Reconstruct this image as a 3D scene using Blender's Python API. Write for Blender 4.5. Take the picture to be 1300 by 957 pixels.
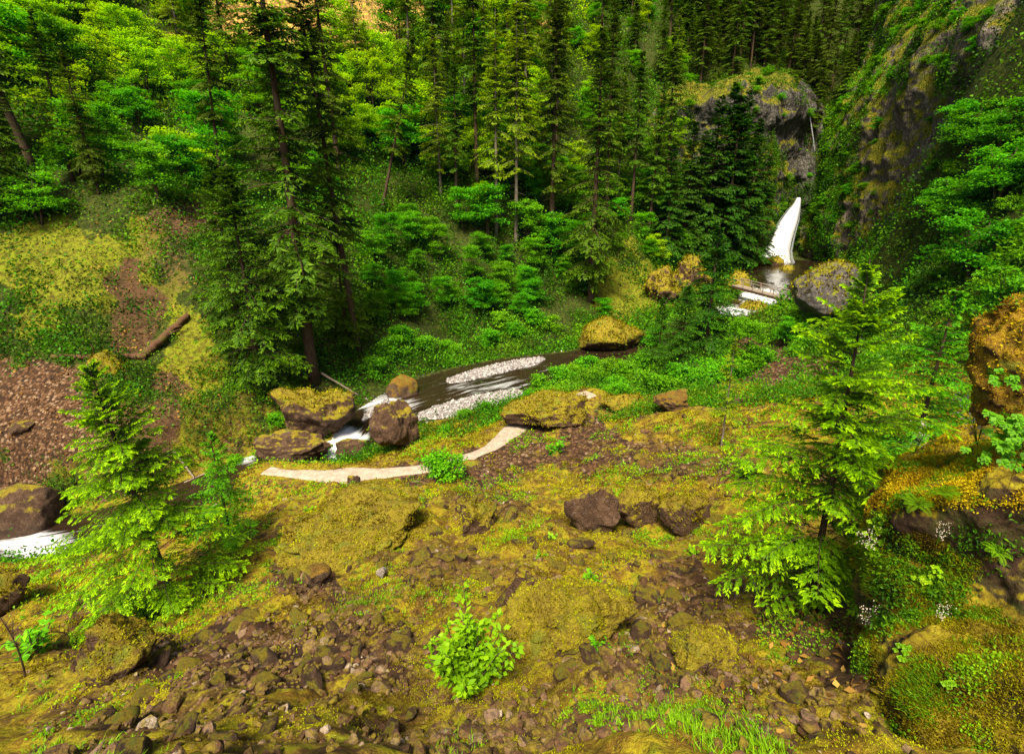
import bpy, bmesh, math, random
import numpy as np
from mathutils import Vector, Matrix
rad = math.radians
for o in list(bpy.data.objects): bpy.data.objects.remove(o)
SC = bpy.context.scene; COL = SC.collection
# ------------------------------------------------------------------ camera, sky, sun, exposure
FPX = 620.0; PITCH = rad(17.0)
cam_d = bpy.data.cameras.new('camera'); cam = bpy.data.objects.new('camera', cam_d); COL.objects.link(cam)
cam_d.sensor_fit = 'HORIZONTAL'; cam_d.sensor_width = 36.0; cam_d.lens = 36.0*FPX/1300
cam_d.shift_y = -(478.5-434)/1300; cam_d.clip_start = 0.1; cam_d.clip_end = 3000
cam.location = (0, 0, 0); cam.rotation_euler = (math.pi/2-PITCH, 0, 0); SC.camera = cam
SUN_DIR = Vector((-0.14, -0.50, 0.84)).normalized()      # towards the sun
sun_el = math.asin(SUN_DIR.z); sun_az = math.atan2(SUN_DIR.x, SUN_DIR.y)
W = bpy.data.worlds.new('World'); SC.world = W; W.use_nodes = True
nt = W.node_tree; bgn = nt.nodes['Background']; sky = nt.nodes.new('ShaderNodeTexSky'); sky.sky_type = 'NISHITA'
sky.sun_disc = False; sky.sun_elevation = sun_el; sky.sun_rotation = sun_az; sky.air_density = 1.0; sky.dust_density = 4.0; sky.ozone_density = 0.4
nt.links.new(sky.outputs[0], bgn.inputs[0]); bgn.inputs[1].default_value = 0.075
sl = bpy.data.lights.new('sun', 'SUN'); sl.energy = 4.4; sl.angle = rad(16); sl.color = (1.0, 0.88, 0.66)
so = bpy.data.objects.new('sun', sl); COL.objects.link(so); so.rotation_euler = SUN_DIR.to_track_quat('Z', 'Y').to_euler(); so.location = (20, -20, 60)
SC.view_settings.view_transform = 'Standard'; SC.view_settings.look = 'None'; SC.view_settings.gamma = 1.0
SC.view_settings.exposure = 0.95
try:
    SC.cycles.max_bounces = 6; SC.cycles.diffuse_bounces = 3; SC.cycles.glossy_bounces = 2; SC.cycles.transmission_bounces = 3
    SC.cycles.use_denoising = True; SC.cycles.caustics_reflective = False; SC.cycles.caustics_refractive = False
except Exception: pass
# ------------------------------------------------------------------ numbers
CT, ST = math.cos(PITCH), math.sin(PITCH)
def ray(px, py):
    X = (np.asarray(px, float)-650)/FPX; Y = -(np.asarray(py, float)-434)/FPX
    return X, CT+Y*ST, -ST+Y*CT
def PY(px, py, Y):                       # the point seen at (px,py) at distance Y
    dx, dy, dz = ray(px, py); k = Y/dy
    return np.stack([dx*k, dy*k, dz*k], -1)
def PZ(px, py, z):                       # ... at height z
    dx, dy, dz = ray(px, py); k = z/dz
    return np.stack([dx*k, dy*k, dz*k], -1)
def proj(x, y, z):
    f = y*CT-z*ST; u = y*ST+z*CT
    f = np.where(f > .05, f, .05)
    return 650+FPX*x/f, 434-FPX*u/f
def _h(ix, iy, iz, seed):
    with np.errstate(over='ignore'):
        n = (ix.astype(np.int64)*374761393+iy.astype(np.int64)*668265263+iz.astype(np.int64)*2147483647+seed*974711) & 0xffffffff
        n = ((n ^ (n >> 13))*1274126177) & 0xffffffff
        n = ((n ^ (n >> 16))*2246822519) & 0xffffffff
        n = n ^ (n >> 15)
    return (n & 0xffffff)/float(0xffffff)
def vn(P, s=1.0, seed=0):                # value noise, -1..1
    P = np.asarray(P, float)/s
    i = np.floor(P).astype(np.int64); f = P-i; f = f*f*(3-2*f)
    r = 0
    for a in (0, 1):
        wx = f[..., 0] if a else 1-f[..., 0]
        for b in (0, 1):
            wy = f[..., 1] if b else 1-f[..., 1]
            for c in (0, 1):
                wz = f[..., 2] if c else 1-f[..., 2]
                r = r+wx*wy*wz*_h(i[..., 0]+a, i[..., 1]+b, i[..., 2]+c, seed)
    return r*2-1
def fbm(P, s=1.0, seed=0, octv=4, gain=.5):
    a, t, w = 1.0, 0, 0
    for k in range(octv):
        t = t+a*vn(P, s, seed+k*17); w += a; a *= gain; s *= .5
    return t/w*1.3
def sst(a, b, x):
    t = np.clip((x-a)/(b-a), 0, 1); return t*t*(3-2*t)
# ------------------------------------------------------------------ object helpers
def tag(o, label=None, cat=None, group=None, kind=None):
    if label: o['label'] = label
    if cat: o['category'] = cat
    if group: o['group'] = group
    if kind: o['kind'] = kind
    return o
def empty(name, loc=(0, 0, 0), rz=0, **k):
    o = bpy.data.objects.new(name, None); COL.objects.link(o); o.location = loc; o.rotation_euler = (0, 0, rz); o.empty_display_size = .3
    return tag(o, **k)
def mesh_data(name, V, F, mat=None, attrs=None, smooth=True):
    me = bpy.data.meshes.new(name); V = np.asarray(V, np.float32)
    groups = F if isinstance(F, list) else [F]
    groups = [np.asarray(g, np.int32) for g in groups if len(g)]
    me.vertices.add(len(V)); me.vertices.foreach_set('co', V.ravel())
    nl = sum(g.size for g in groups); npoly = sum(len(g) for g in groups)
    me.loops.add(nl); me.polygons.add(npoly)
    me.loops.foreach_set('vertex_index', np.concatenate([g.ravel() for g in groups]))
    st = np.concatenate([np.full(len(g), g.shape[1], np.int32) for g in groups])
    starts = np.concatenate([[0], np.cumsum(st)[:-1]]).astype(np.int32)
    me.polygons.foreach_set('loop_start', starts)
    me.polygons.foreach_set('use_smooth', np.full(npoly, smooth, bool))
    me.update(calc_edges=True)
    for k, a in (attrs or {}).items():
        a = np.asarray(a, np.float32)
        if a.ndim == 1:
            at = me.attributes.new(k, 'FLOAT', 'POINT'); at.data.foreach_set('value', a)
        else:
            if a.shape[1] == 3: a = np.concatenate([a, np.ones((len(a), 1), np.float32)], 1)
            at = me.attributes.new(k, 'FLOAT_COLOR', 'POINT'); at.data.foreach_set('color', a.ravel())
    if mat: me.materials.append(mat)
    return me
def mobj(name, V, F, mat=None, parent=None, attrs=None, smooth=True):
    me = mesh_data(name, V, F, mat, attrs, smooth)
    o = bpy.data.objects.new(name, me); COL.objects.link(o)
    if parent: o.parent = parent
    return o
def link(name, me, parent=None):
    o = bpy.data.objects.new(name, me); COL.objects.link(o)
    if parent: o.parent = parent
    return o
def grid_faces(nu, nv):
    i = np.arange(nu-1)[:, None]*nv+np.arange(nv-1)[None, :]
    return np.stack([i, i+nv, i+nv+1, i+1], -1).reshape(-1, 4)
def tube(pts, rads, n=8, cap=True):
    """one tapered tube along points -> V, F(quads)"""
    pts = np.asarray(pts, float); m = len(pts); rads = np.asarray(rads, float)
    T = np.gradient(pts, axis=0); T /= np.linalg.norm(T, axis=1)[:, None]+1e-9
    ref = np.array([0, 0, 1.]) if abs(T[0][2]) < .8 else np.array([1., 0, 0])
    A = np.cross(T, ref); A /= np.linalg.norm(A, axis=1)[:, None]+1e-9; B = np.cross(T, A)
    an = np.linspace(0, 2*np.pi, n, endpoint=False)
    V = pts[:, None]+rads[:, None, None]*(np.cos(an)[None, :, None]*A[:, None]+np.sin(an)[None, :, None]*B[:, None])
    V = V.reshape(-1, 3); i = np.arange(m-1)[:, None]*n; j = np.arange(n)[None]; k = (j+1) % n
    F = np.stack([i+j, i+k, i+n+k, i+n+j], -1).reshape(-1, 4)
    if cap:
        V = np.vstack([V, pts[:1], pts[-1:]]); c0 = m*n; c1 = c0+1; j = np.arange(n); k = (j+1) % n
        F = np.vstack([F, np.stack([k, j, np.full(n, c0), np.full(n, c0)], -1), np.stack([(m-1)*n+j, (m-1)*n+k, np.full(n, c1), np.full(n, c1)], -1)])
    return V, F
class MB:
    def __init__(s): s.V = []; s.Q = []; s.T = []; s.n = 0
    def add(s, V, F):
        F = np.asarray(F)
        if F.shape[1] == 4:
            t = F[:, 2] == F[:, 3]; s.Q.append(F[~t]+s.n)
            if t.any(): s.T.append(F[t][:, :3]+s.n)
        else: s.T.append(F+s.n)
        s.V.append(V); s.n += len(V); return s
    def tube(s, *a, **k): return s.add(*tube(*a, **k))
    def box(s, c, sz, R=None):
        v = np.array([[x, y, z] for x in (-.5, .5) for y in (-.5, .5) for z in (-.5, .5)])*np.array(sz)
        if R is not None: v = v@np.asarray(R).T
        return s.add(v+np.array(c), np.array([[0, 1, 3, 2], [4, 6, 7, 5], [0, 4, 5, 1], [2, 3, 7, 6], [0, 2, 6, 4], [1, 5, 7, 3]]))
    def data(s, name, mat, smooth=True):
        F = [np.vstack(s.Q)] if s.Q else []
        if s.T: F.append(np.vstack(s.T))
        return mesh_data(name, np.vstack(s.V), F, mat, None, smooth)
    def obj(s, name, mat, parent=None, smooth=True): return link(name, s.data(name, mat, smooth), parent)
# ------------------------------------------------------------------ materials
def newmat(name):
    m = bpy.data.materials.new(name); m.use_nodes = True; n = m.node_tree; n.nodes.clear()
    out = n.nodes.new('ShaderNodeOutputMaterial'); return m, n, out
class NT:
    """tiny node shorthand"""
    def __init__(s, n): s.n = n
    def node(s, t, **k):
        d = s.n.nodes.new(t)
        for a, v in k.items(): setattr(d, a, v)
        return d
    def L(s, a, b): s.n.links.new(a, b)
    def put(s, inp, v):
        if hasattr(v, 'node') or isinstance(v, bpy.types.NodeSocket): s.L(v, inp)
        else:
            if isinstance(v, (tuple, list)) and len(v) == 3 and inp.type == 'RGBA': v = (*v, 1)
            inp.default_value = v
    def attr(s, name, fac=True): d = s.node('ShaderNodeAttribute', attribute_name=name); return d.outputs['Fac' if fac else 'Color']
    def noise(s, scale, detail=4, rough=.55, vec=None, dist=0):
        d = s.node('ShaderNodeTexNoise'); d.inputs['Scale'].default_value = scale; d.inputs['Detail'].default_value = detail
        d.inputs['Roughness'].default_value = rough; d.inputs['Distortion'].default_value = dist
        s.L(vec if vec is not None else s.pos(), d.inputs['Vector']); return d.outputs['Fac']
    def vor(s, scale, feature='F1', out='Distance', vec=None, rnd=1):
        d = s.node('ShaderNodeTexVoronoi', feature=feature); d.inputs['Scale'].default_value = scale; d.inputs['Randomness'].default_value = rnd
        s.L(vec if vec is not None else s.pos(), d.inputs['Vector']); return d.outputs[out]
    def pos(s):
        if not hasattr(s, '_p'): s._p = s.node('ShaderNodeNewGeometry').outputs['Position']
        return s._p
    def objc(s):
        if not hasattr(s, '_o'): s._o = s.node('ShaderNodeTexCoord').outputs['Object']
        return s._o
    def nz(s):
        if not hasattr(s, '_nz'):
            x = s.node('ShaderNodeSeparateXYZ'); s.L(s.node('ShaderNodeNewGeometry').outputs['Normal'], x.inputs[0]); s._nz = x.outputs[2]
        return s._nz
    def ramp(s, f, stops, interp='LINEAR'):
        d = s.node('ShaderNodeValToRGB'); e = d.color_ramp; e.interpolation = interp
        while len(e.elements) < len(stops): e.elements.new(.5)
        for k, (p, c) in enumerate(stops):
            e.elements[k].position = p
            e.elements[k].color = (*c, 1) if isinstance(c, (tuple, list)) else (c, c, c, 1)
        s.L(f, d.inputs[0]); return d.outputs[0]
    def math(s, op, a, b=0, c=None, clamp=False):
        d = s.node('ShaderNodeMath', operation=op, use_clamp=clamp); s.put(d.inputs[0], a); s.put(d.inputs[1], b)
        if c is not None: s.put(d.inputs[2], c)
        return d.outputs[0]
    def mix(s, f, a, b, mode='MIX'):
        d = s.node('ShaderNodeMix', data_type='RGBA', blend_type=mode); s.put(d.inputs[0], f); s.put(d.inputs[6], a); s.put(d.inputs[7], b); return d.outputs[2]
    def hsv(s, c, h=.5, sa=1., v=1.):
        d = s.node('ShaderNodeHueSaturation'); s.put(d.inputs['Hue'], h); s.put(d.inputs['Saturation'], sa); s.put(d.inputs['Value'], v); s.put(d.inputs['Color'], c); return d.outputs[0]
    def bump(s, h, strength=.5, dist=.05, normal=None):
        d = s.node('ShaderNodeBump'); d.inputs['Strength'].default_value = strength; d.inputs['Distance'].default_value = dist; s.L(h, d.inputs['Height'])
        if normal is not None: s.L(normal, d.inputs['Normal'])
        return d.outputs[0]
    def bsdf(s, out, color, rough=.8, spec=.3, normal=None, **k):
        d = s.node('ShaderNodeBsdfPrincipled'); s.put(d.inputs['Base Color'], color); s.put(d.inputs['Roughness'], rough); s.put(d.inputs['Specular IOR Level'], spec)
        for a, v in k.items(): s.put(d.inputs[a.replace('_', ' ')], v)
        if normal is not None: s.L(normal, d.inputs['Normal'])
        if out is not None: s.L(d.outputs[0], out.inputs[0])
        return d.outputs[0]
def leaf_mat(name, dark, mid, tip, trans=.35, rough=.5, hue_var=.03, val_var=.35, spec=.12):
    """foliage: attribute v runs old/inner leaf with painted crown shade .. young leaf; every object a little different"""
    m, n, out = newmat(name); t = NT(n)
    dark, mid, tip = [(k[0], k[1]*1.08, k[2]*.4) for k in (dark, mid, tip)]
    c = t.ramp(t.attr('v'), [(0, dark), (.5, mid), (1, tip)])  # dark stop also paints the shade deep inside the foliage
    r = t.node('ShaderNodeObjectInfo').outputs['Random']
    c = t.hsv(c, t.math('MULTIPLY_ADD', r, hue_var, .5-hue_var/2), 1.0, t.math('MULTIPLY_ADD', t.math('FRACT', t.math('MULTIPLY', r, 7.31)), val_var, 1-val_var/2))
    b = t.bsdf(None, c, rough, spec)
    tr = t.node('ShaderNodeBsdfTranslucent'); t.put(tr.inputs[0], t.hsv(c, .49, 1.05, 1.25))
    mx = t.node('ShaderNodeMixShader'); mx.inputs[0].default_value = trans; t.L(b, mx.inputs[1]); t.L(tr.outputs[0], mx.inputs[2]); t.L(mx.outputs[0], out.inputs[0])
    return m
M = {}
M['fir'] = leaf_mat('fir_needles', (.020, .050, .003), (.060, .125, .006), (.150, .245, .010), .2, .55, .03, .5)
M['firwarm'] = leaf_mat('fir_needles_sunlit', (.05, .085, .008), (.15, .23, .014), (.34, .45, .02), .35, .55, .02, .4)  # lit copy of the fir needles, sunlight put into the colour
M['cedar'] = leaf_mat('cedar_sprays', (.012, .048, .005), (.028, .095, .008), (.060, .155, .010), .2, .55, .02, .3)
M['young'] = leaf_mat('young_needles', (.04, .11, .004), (.14, .30, .006), (.42, .68, .012), .4, .5, .01, .1)
M['maple'] = leaf_mat('maple_leaves', (.035, .15, .008), (.085, .30, .012), (.16, .46, .018), .4, .5, .035, .35)
M['lime'] = leaf_mat('lime_leaves_sunlit', (.10, .22, .008), (.26, .46, .010), (.50, .66, .016), .45, .5, .03, .3)  # lime leaf colour, raised to carry the sunlight on the upper slopes
M['shrub'] = leaf_mat('shrub_leaves', (.04, .16, .010), (.10, .31, .014), (.22, .50, .02), .35, .48, .03, .3)
M['under'] = leaf_mat('undergrowth_leaves', (.014, .045, .005), (.042, .125, .008), (.15, .32, .014), .3, .55, .0, .0)
M['herb'] = leaf_mat('herb_leaves', (.07, .18, .010), (.17, .34, .014), (.32, .52, .02), .35, .5, .0, .0)
M['moss'] = leaf_mat('moss_tufts', (.070, .038, .006), (.21, .165, .010), (.42, .41, .020), .3, .8, .0, .0, .1)
M['gold'] = leaf_mat('golden_moss', (.14, .06, .008), (.42, .27, .012), (.68, .54, .03), .3, .8, .0, .0, .1)
M['litter'] = leaf_mat('dead_leaves', (.10, .045, .018), (.24, .11, .05), (.42, .24, .13), .1, .7, .0, .0, .2)
def bark_mat(name, a, b, moss=.3):
    m, n, out = newmat(name); t = NT(n)
    mp = t.node('ShaderNodeMapping'); mp.inputs['Scale'].default_value = (1, 1, .18); t.L(t.objc(), mp.inputs[0])
    f = t.noise(14, 5, .65, mp.outputs[0]); c = t.ramp(f, [(.3, a), (.7, b)])
    g = t.ramp(t.noise(1.2, 4, .6, t.objc()), [(.5, 0.), (.68, 1.)]); c = t.mix(t.math('MULTIPLY', g, moss), c, (.09, .11, .012))
    t.bsdf(out, c, .9, .15, t.bump(f, .7, .04)); return m
M['bark'] = bark_mat('fir_bark', (.030, .017, .011), (.115, .072, .050), .35)
M['barkpale'] = bark_mat('pale_bark', (.09, .07, .055), (.26, .21, .17), .3)
M['wood'] = bark_mat('weathered_wood', (.16, .12, .09), (.42, .35, .29), .1)
M['log'] = bark_mat('rotten_log', (.045, .024, .014), (.17, .085, .045), .5)
def rock_mat(name, a, b, c_, moss_amt, lichen=.4, mossc=((.20, .13, .012), (.42, .35, .016)), tex=1., colm=0.):
    """basalt; moss grows on upward faces and in noise patches"""
    m, n, out = newmat(name); t = NT(n); P = t.objc()
    r = t.node('ShaderNodeObjectInfo').outputs['Random']
    of = t.node('ShaderNodeVectorMath', operation='ADD'); t.L(P, of.inputs[0]); cx = t.node('ShaderNodeCombineXYZ'); t.L(t.math('MULTIPLY', r, 50), cx.inputs[0]); t.L(cx.outputs[0], of.inputs[1]); P = of.outputs[0]
    if colm:
        mp = t.node('ShaderNodeMapping'); mp.inputs['Scale'].default_value = (1, 1, colm); t.L(P, mp.inputs[0]); Pc = mp.outputs[0]
    else: Pc = P
    n1 = t.noise(2.6*tex, 6, .65, P, .4); n2 = t.noise(11*tex, 5, .7, Pc); n3 = t.noise(40*tex, 3, .7, P)
    col = t.ramp(n1, [(.30, a), (.52, b), (.72, c_)])
    col = t.mix(t.ramp(n2, [(.55, 0.), (.68, .7*lichen)]), col, (.32, .29, .26))
    col = t.mix(t.ramp(n3, [(.30, .75), (.48, 0.)]), col, (.022, .014, .011))
    v = t.vor(5*tex, 'DISTANCE_TO_EDGE', vec=Pc); cr = t.ramp(v, [(.0, 1.), (.06, 0.)])
    col = t.mix(t.math('MULTIPLY', cr, .22), col, (.02, .014, .010))
    mm = t.math('ADD', t.math('MULTIPLY', t.nz(), .55), t.math('ADD', t.math('MULTIPLY', t.noise(1.7*tex, 5, .6, P), 1.3), moss_amt-1.0))
    mm = t.ramp(mm, [(.22, 0.), (.36, 1.)])
    mc = t.ramp(t.noise(9*tex, 5, .7, P), [(.32, mossc[0]), (.66, mossc[1])])
    mc = t.mix(t.ramp(n3, [(.35, .5), (.5, 0.)]), mc, (.05, .035, .008))
    mc = t.mix(t.ramp(t.noise(3.1*tex, 4, .6, P), [(.50, 0.), (.66, .55)]), mc, (.12, .065, .018)); mc = t.mix(t.ramp(t.noise(2.3*tex, 4, .6, Pc), [(.52, 0.), (.66, .6)]), mc, (.16, .24, .018))
    col = t.mix(mm, col, mc)
    h = t.math('ADD', t.math('MULTIPLY', n2, .7), t.math('ADD', t.math('MULTIPLY', n3, .6), t.math('MULTIPLY', t.math('MULTIPLY', cr, t.math('SUBTRACT', 1.0, mm)), -.25)))
    t.bsdf(out, col, t.math('MULTIPLY_ADD', mm, .25, .68), .3, t.bump(h, 1.0, .13/tex)); return m
BR = ((.050, .025, .013), (.12, .062, .032), (.22, .135, .080))
M['rock'] = rock_mat('brown_basalt', *BR, .17)
M['rockmoss'] = rock_mat('mossy_basalt', *BR, .45)
M['rockfull'] = rock_mat('moss_covered_basalt', *BR, .85, .3)
M['rockgrey'] = rock_mat('grey_basalt', (.06, .052, .048), (.14, .125, .115), (.27, .25, .235), .22, .8, ((.17, .13, .01), (.36, .36, .016)), .8)
M['rockgold'] = rock_mat('golden_moss_rock', (.05, .025, .015), (.14, .06, .03), (.2, .1, .05), .8, .2, ((.20, .08, .006), (.55, .36, .012)), 1.6)
M['rockrust'] = rock_mat('rust_moss_rock', (.05, .03, .02), (.13, .075, .04), (.22, .14, .09), .5, .2, ((.13, .065, .012), (.34, .20, .018)))
M['cobble'] = rock_mat('cobble', (.16, .14, .14), (.28, .26, .26), (.42, .39, .38), -.5, .6)
M['pale'] = rock_mat('pale_stone', (.3, .25, .2), (.45, .38, .32), (.6, .52, .45), -.5, .3)
# cliff: basalt columns and joints, moss blankets, dripping streaks
def cliff_mat(name, moss_amt, base=((.13, .10, .07), (.28, .22, .16), (.45, .38, .30)), greens=((.09, .14, .010), (.27, .28, .016), (.46, .34, .025))):
    m, n, out = newmat(name); t = NT(n); P = t.pos()
    mp = t.node('ShaderNodeMapping'); mp.inputs['Scale'].default_value = (1, 1, .35); t.L(P, mp.inputs[0]); Pc = mp.outputs[0]
    n1 = t.noise(.25, 6, .65, Pc, .5); n2 = t.noise(1.6, 6, .7, Pc); n3 = t.noise(5, 4, .7, P)
    col = t.ramp(n1, [(.3, base[0]), (.5, base[1]), (.7, base[2])])
    col = t.mix(t.ramp(n2, [(.42, 0.), (.66, .6)]), col, (.26, .235, .20))
    dn = t.node('ShaderNodeTexNoise'); dn.inputs['Scale'].default_value = .9; dn.inputs['Detail'].default_value = 4; t.L(Pc, dn.inputs['Vector']); dv = t.node('ShaderNodeVectorMath', operation='MULTIPLY_ADD'); t.L(dn.outputs['Color'], dv.inputs[0]); dv.inputs[1].default_value = (1.6, 1.6, 1.6); t.L(Pc, dv.inputs[2]); Pd = dv.outputs[0]
    v = t.vor(.8, 'DISTANCE_TO_EDGE', vec=Pd); cr = t.math('MULTIPLY', t.ramp(v, [(0., 1.), (.06, 0.)]), .55)
    v2 = t.vor(2.3, 'DISTANCE_TO_EDGE', vec=Pd); cr2 = t.ramp(v2, [(0., 1.), (.08, 0.)])
    cc = t.math('MAXIMUM', cr, t.math('MULTIPLY', cr2, .6))
    col = t.mix(t.math('MULTIPLY', cc, .85), col, (.012, .009, .008))
    mm = t.math('ADD', t.math('MULTIPLY', t.nz(), .55), t.math('ADD', t.math('MULTIPLY', t.noise(.33, 6, .62, P), 1.5), moss_amt-1.0))
    mm = t.math('ADD', mm, t.math('MULTIPLY', t.attr('g'), .6))
    mm = t.ramp(mm, [(.12, 0.), (.30, 1.)])
    mc = t.ramp(t.noise(1.1, 6, .72, P), [(.3, greens[0]), (.5, greens[1]), (.7, greens[2])])
    mc = t.mix(t.ramp(n3, [(.35, .6), (.5, 0.)]), mc, (.04, .035, .008))
    col = t.mix(mm, col, mc)
    h = t.math('ADD', t.math('MULTIPLY', n2, 1.), t.math('ADD', t.math('MULTIPLY', n3, .5), t.math('MULTIPLY', cc, -.9)))
    t.bsdf(out, col, .85, .2, t.bump(h, 1., .8)); return m
M['cliff'] = cliff_mat('mossy_cliff', .42)
M['cliffbare'] = cliff_mat('bare_cliff', .34, ((.035, .032, .026), (.095, .088, .072), (.21, .195, .165)))
# ------------------------------------------------------------------ the land
creek_px = [(-260, 700, -19.6, 2.6), (-60, 692, -18.9, 2.6), (40, 690, -18.6, 2.2), (130, 668, -18.3, 2), (250, 625, -17.8, 2), (345, 582, -17.4, 1.8), (440, 572, -17.0, 1.5), (468, 535, -16.7, 2.2), (530, 510, -16.4, 4.2),
            (600, 490, -16.1, 5.0), (680, 472, -15.8, 4.6), (745, 456, -15.6, 2.6), (830, 430, -15.3, 2.2), (900, 408, -15.0, 2.4), (955, 388, -14.7, 3), (985, 362, -14.3, 3.5), (1000, 342, -14.0, 9), (1010, 330, -14.0, 10)]
CK = np.array([PZ(a, b, c) for a, b, c, w in creek_px]); CW = np.array([w for *_, w in creek_px])
def resample(Pt, Wd, n):
    d = np.concatenate([[0], np.cumsum(np.linalg.norm(np.diff(Pt, axis=0), axis=1))]); s = np.linspace(0, d[-1], n)
    # catmull via smoothed linear
    Q = np.stack([np.interp(s, d, Pt[:, k]) for k in range(3)], -1); Wn = np.interp(s, d, Wd)
    for _ in range(int(n*.03)):
        Q[1:-1] = (Q[:-2]+2*Q[1:-1]+Q[2:])/4; Wn[1:-1] = (Wn[:-2]+2*Wn[1:-1]+Wn[2:])/4
    return Q, Wn
CKs, CWs = resample(CK, CW, 160)
path_px = [(338, 597, -13.1), (360, 600, -13.05), (420, 604, -13.0), (490, 600, -12.9), (545, 594, -12.8), (590, 582, -12.8), (625, 567, -12.9), (652, 545, -13.0), (690, 520, -13.2), (750, 499, -13.2)]
PA = np.array([PZ(a, b, c) for a, b, c in path_px]); PAs, PWs = resample(PA, np.full(len(PA), .6), 220)
def near_line(x, y, L, Wd):
    """distance to polyline, its z and width there (nearest sample, chunked)"""
    x = np.ravel(x); y = np.ravel(y); D = np.full(len(x), 1e9); Z = np.zeros(len(x)); Wn = np.zeros(len(x)); S = np.zeros(len(x))
    for k in range(len(L)-1):
        a = L[k]; b = L[k+1]; ab = b[:2]-a[:2]; l2 = ab@ab+1e-9
        t = np.clip(((x-a[0])*ab[0]+(y-a[1])*ab[1])/l2, 0, 1)
        d = np.hypot(x-a[0]-t*ab[0], y-a[1]-t*ab[1]); m = d < D
        D[m] = d[m]; Z[m] = (a[2]+t*(b[2]-a[2]))[m]; Wn[m] = (Wd[k]+t*(Wd[k+1]-Wd[k]))[m]; S[m] = k+t[m]
    return D, Z, Wn, S
ctrl_py = [  # px, py, distance
 (650, 957, 3.1), (650, 868, 4.2), (650, 800, 6.0), (650, 750, 8), (650, 700, 10.3), (650, 660, 13), (650, 625, 16.2), (650, 598, 19), (650, 545, 26), (720, 520, 30),
 (400, 957, 3.4), (400, 868, 4.7), (400, 800, 6.8), (400, 750, 9), (400, 700, 11.5), (400, 650, 15), (400, 620, 18.4),
 (200, 868, 5.5), (200, 800, 8), (215, 740, 10.5), (200, 700, 13.0), (300, 660, 15.4), (0, 868, 6.6), (0, 800, 9), (0, 740, 13), (-150, 868, 7), (-150, 740, 14), (80, 710, 15.5), (0, 957, 4.6), (-150, 957, 5),
 (900, 957, 2.9), (900, 868, 4.2), (900, 780, 6.3), (900, 700, 9.0), (900, 640, 12), (900, 600, 15.5), (900, 560, 20), (900, 520, 25), (850, 500, 31),
 (1000, 868, 4.2), (1030, 752, 7), (1000, 640, 10.5), (1000, 560, 16.5), (1000, 500, 25), (1000, 450, 38), (1050, 425, 47), (950, 470, 34),
 (1060, 640, 9.2), (1150, 540, 11), (1200, 520, 13), (1150, 480, 20), (1150, 450, 27), (1250, 400, 23), (1280, 300, 29), (1280, 150, 38), (1280, 20, 45), (1200, 250, 49), (1150, 330, 66), (1100, 345, 80), (1060, 385, 62), (1120, 400, 42), (1400, 300, 22), (1400, 100, 34), (1400, 450, 12),
 (395, 478, 37.5), (350, 530, 31.5), (300, 545, 28.5), (480, 478, 41), (540, 470, 45), (620, 455, 51), (690, 440, 54), (500, 400, 50), (450, 440, 44), (620, 380, 61), (560, 320, 66), (650, 300, 71), (650, 220, 82), (650, 150, 95), (650, 80, 106), (650, 20, 118), (650, -60, 132),
 (750, 385, 67), (790, 330, 78), (820, 400, 66), (870, 370, 80), (800, 250, 92), (830, 180, 106), (760, 150, 104), (770, 60, 120), (840, 60, 130),
 (200, 560, 27), (120, 560, 27), (50, 560, 26.5), (50, 500, 30), (0, 450, 33), (100, 420, 34), (230, 500, 30.5), (200, 430, 34.5), (100, 330, 39), (0, 330, 38), (250, 330, 41), (0, 620, 25), (-120, 560, 26), (-120, 400, 34), (-120, 250, 46),
 (100, 250, 46), (250, 250, 50), (370, 300, 50), (60, 150, 60), (200, 150, 66), (350, 150, 72), (500, 220, 76), (500, 120, 92), (100, 50, 78), (250, 50, 88), (350, 30, 94), (480, 20, 108), (-100, 50, 70), (200, -60, 104), (400, -60, 116), (-100, -60, 90),
 (900, 60, 132), (950, 90, 128), (1000, 60, 140), (1060, 90, 142), (1000, 0, 156), (900, -40, 160), (1080, 0, 160), (940, 345, 100),(900,370,88),
]
cw = [PY(a, b, c) for a, b, c in ctrl_py]
cw += [np.array(v, float) for v in [(0, 0, -1.9), (0, 1.2, -2.1), (-4, 1, -3.0), (-10, 1, -5), (4, .5, -2.4), (9, 0, -1.5), (6, 5.5, -4.5), (9, 5, -3.4), (14, 6, -1.5), (20, 10, -.5), (-14, 3, -9.5), (0, -10, 2), (20, -5, 6), (-20, -10, -12), (30, 5, 8),
    (-30, 10, -17), (-50, 10, -12), (-60, 30, -2), (-80, 30, 10), (-70, 60, 14), (-60, 90, 34), (55, 20, 18), (60, 40, 30), (75, 60, 40), (85, 90, 55), (95, 130, 60), (64, 96, -14.6), (66, 106, -14.6), (52, 124, 22), (62, 130, 24), (75, 135, 27),
    (0, 170, 66), (-50, 150, 62), (60, 190, 64), (30, 160, 48), (100, 180, 80), (-100, 80, 50), (72, 100, -8), (75, 112, 10)]]
cw += [p for p in CKs[::7]]
CP = np.array(cw)
def _phi(r2): return np.sqrt(r2+4.0)
_D = ((CP[:, None, :2]-CP[None, :, :2])**2).sum(-1); n_ = len(CP)
_A = np.zeros((n_+3, n_+3)); _A[:n_, :n_] = _phi(_D)-np.eye(n_)*.25; _A[:n_, n_:] = np.c_[np.ones(n_), CP[:, :2]/50]; _A[n_:, :n_] = _A[:n_, n_:].T
_w = np.linalg.solve(_A, np.r_[CP[:, 2], 0, 0, 0])
GX0, GX1, GY0, GY1, GS = -150., 170., -25., 240., .5
_gx = np.arange(GX0, GX1+GS, GS); _gy = np.arange(GY0, GY1+GS, GS)
HG = np.zeros((len(_gx), len(_gy)))
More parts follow.
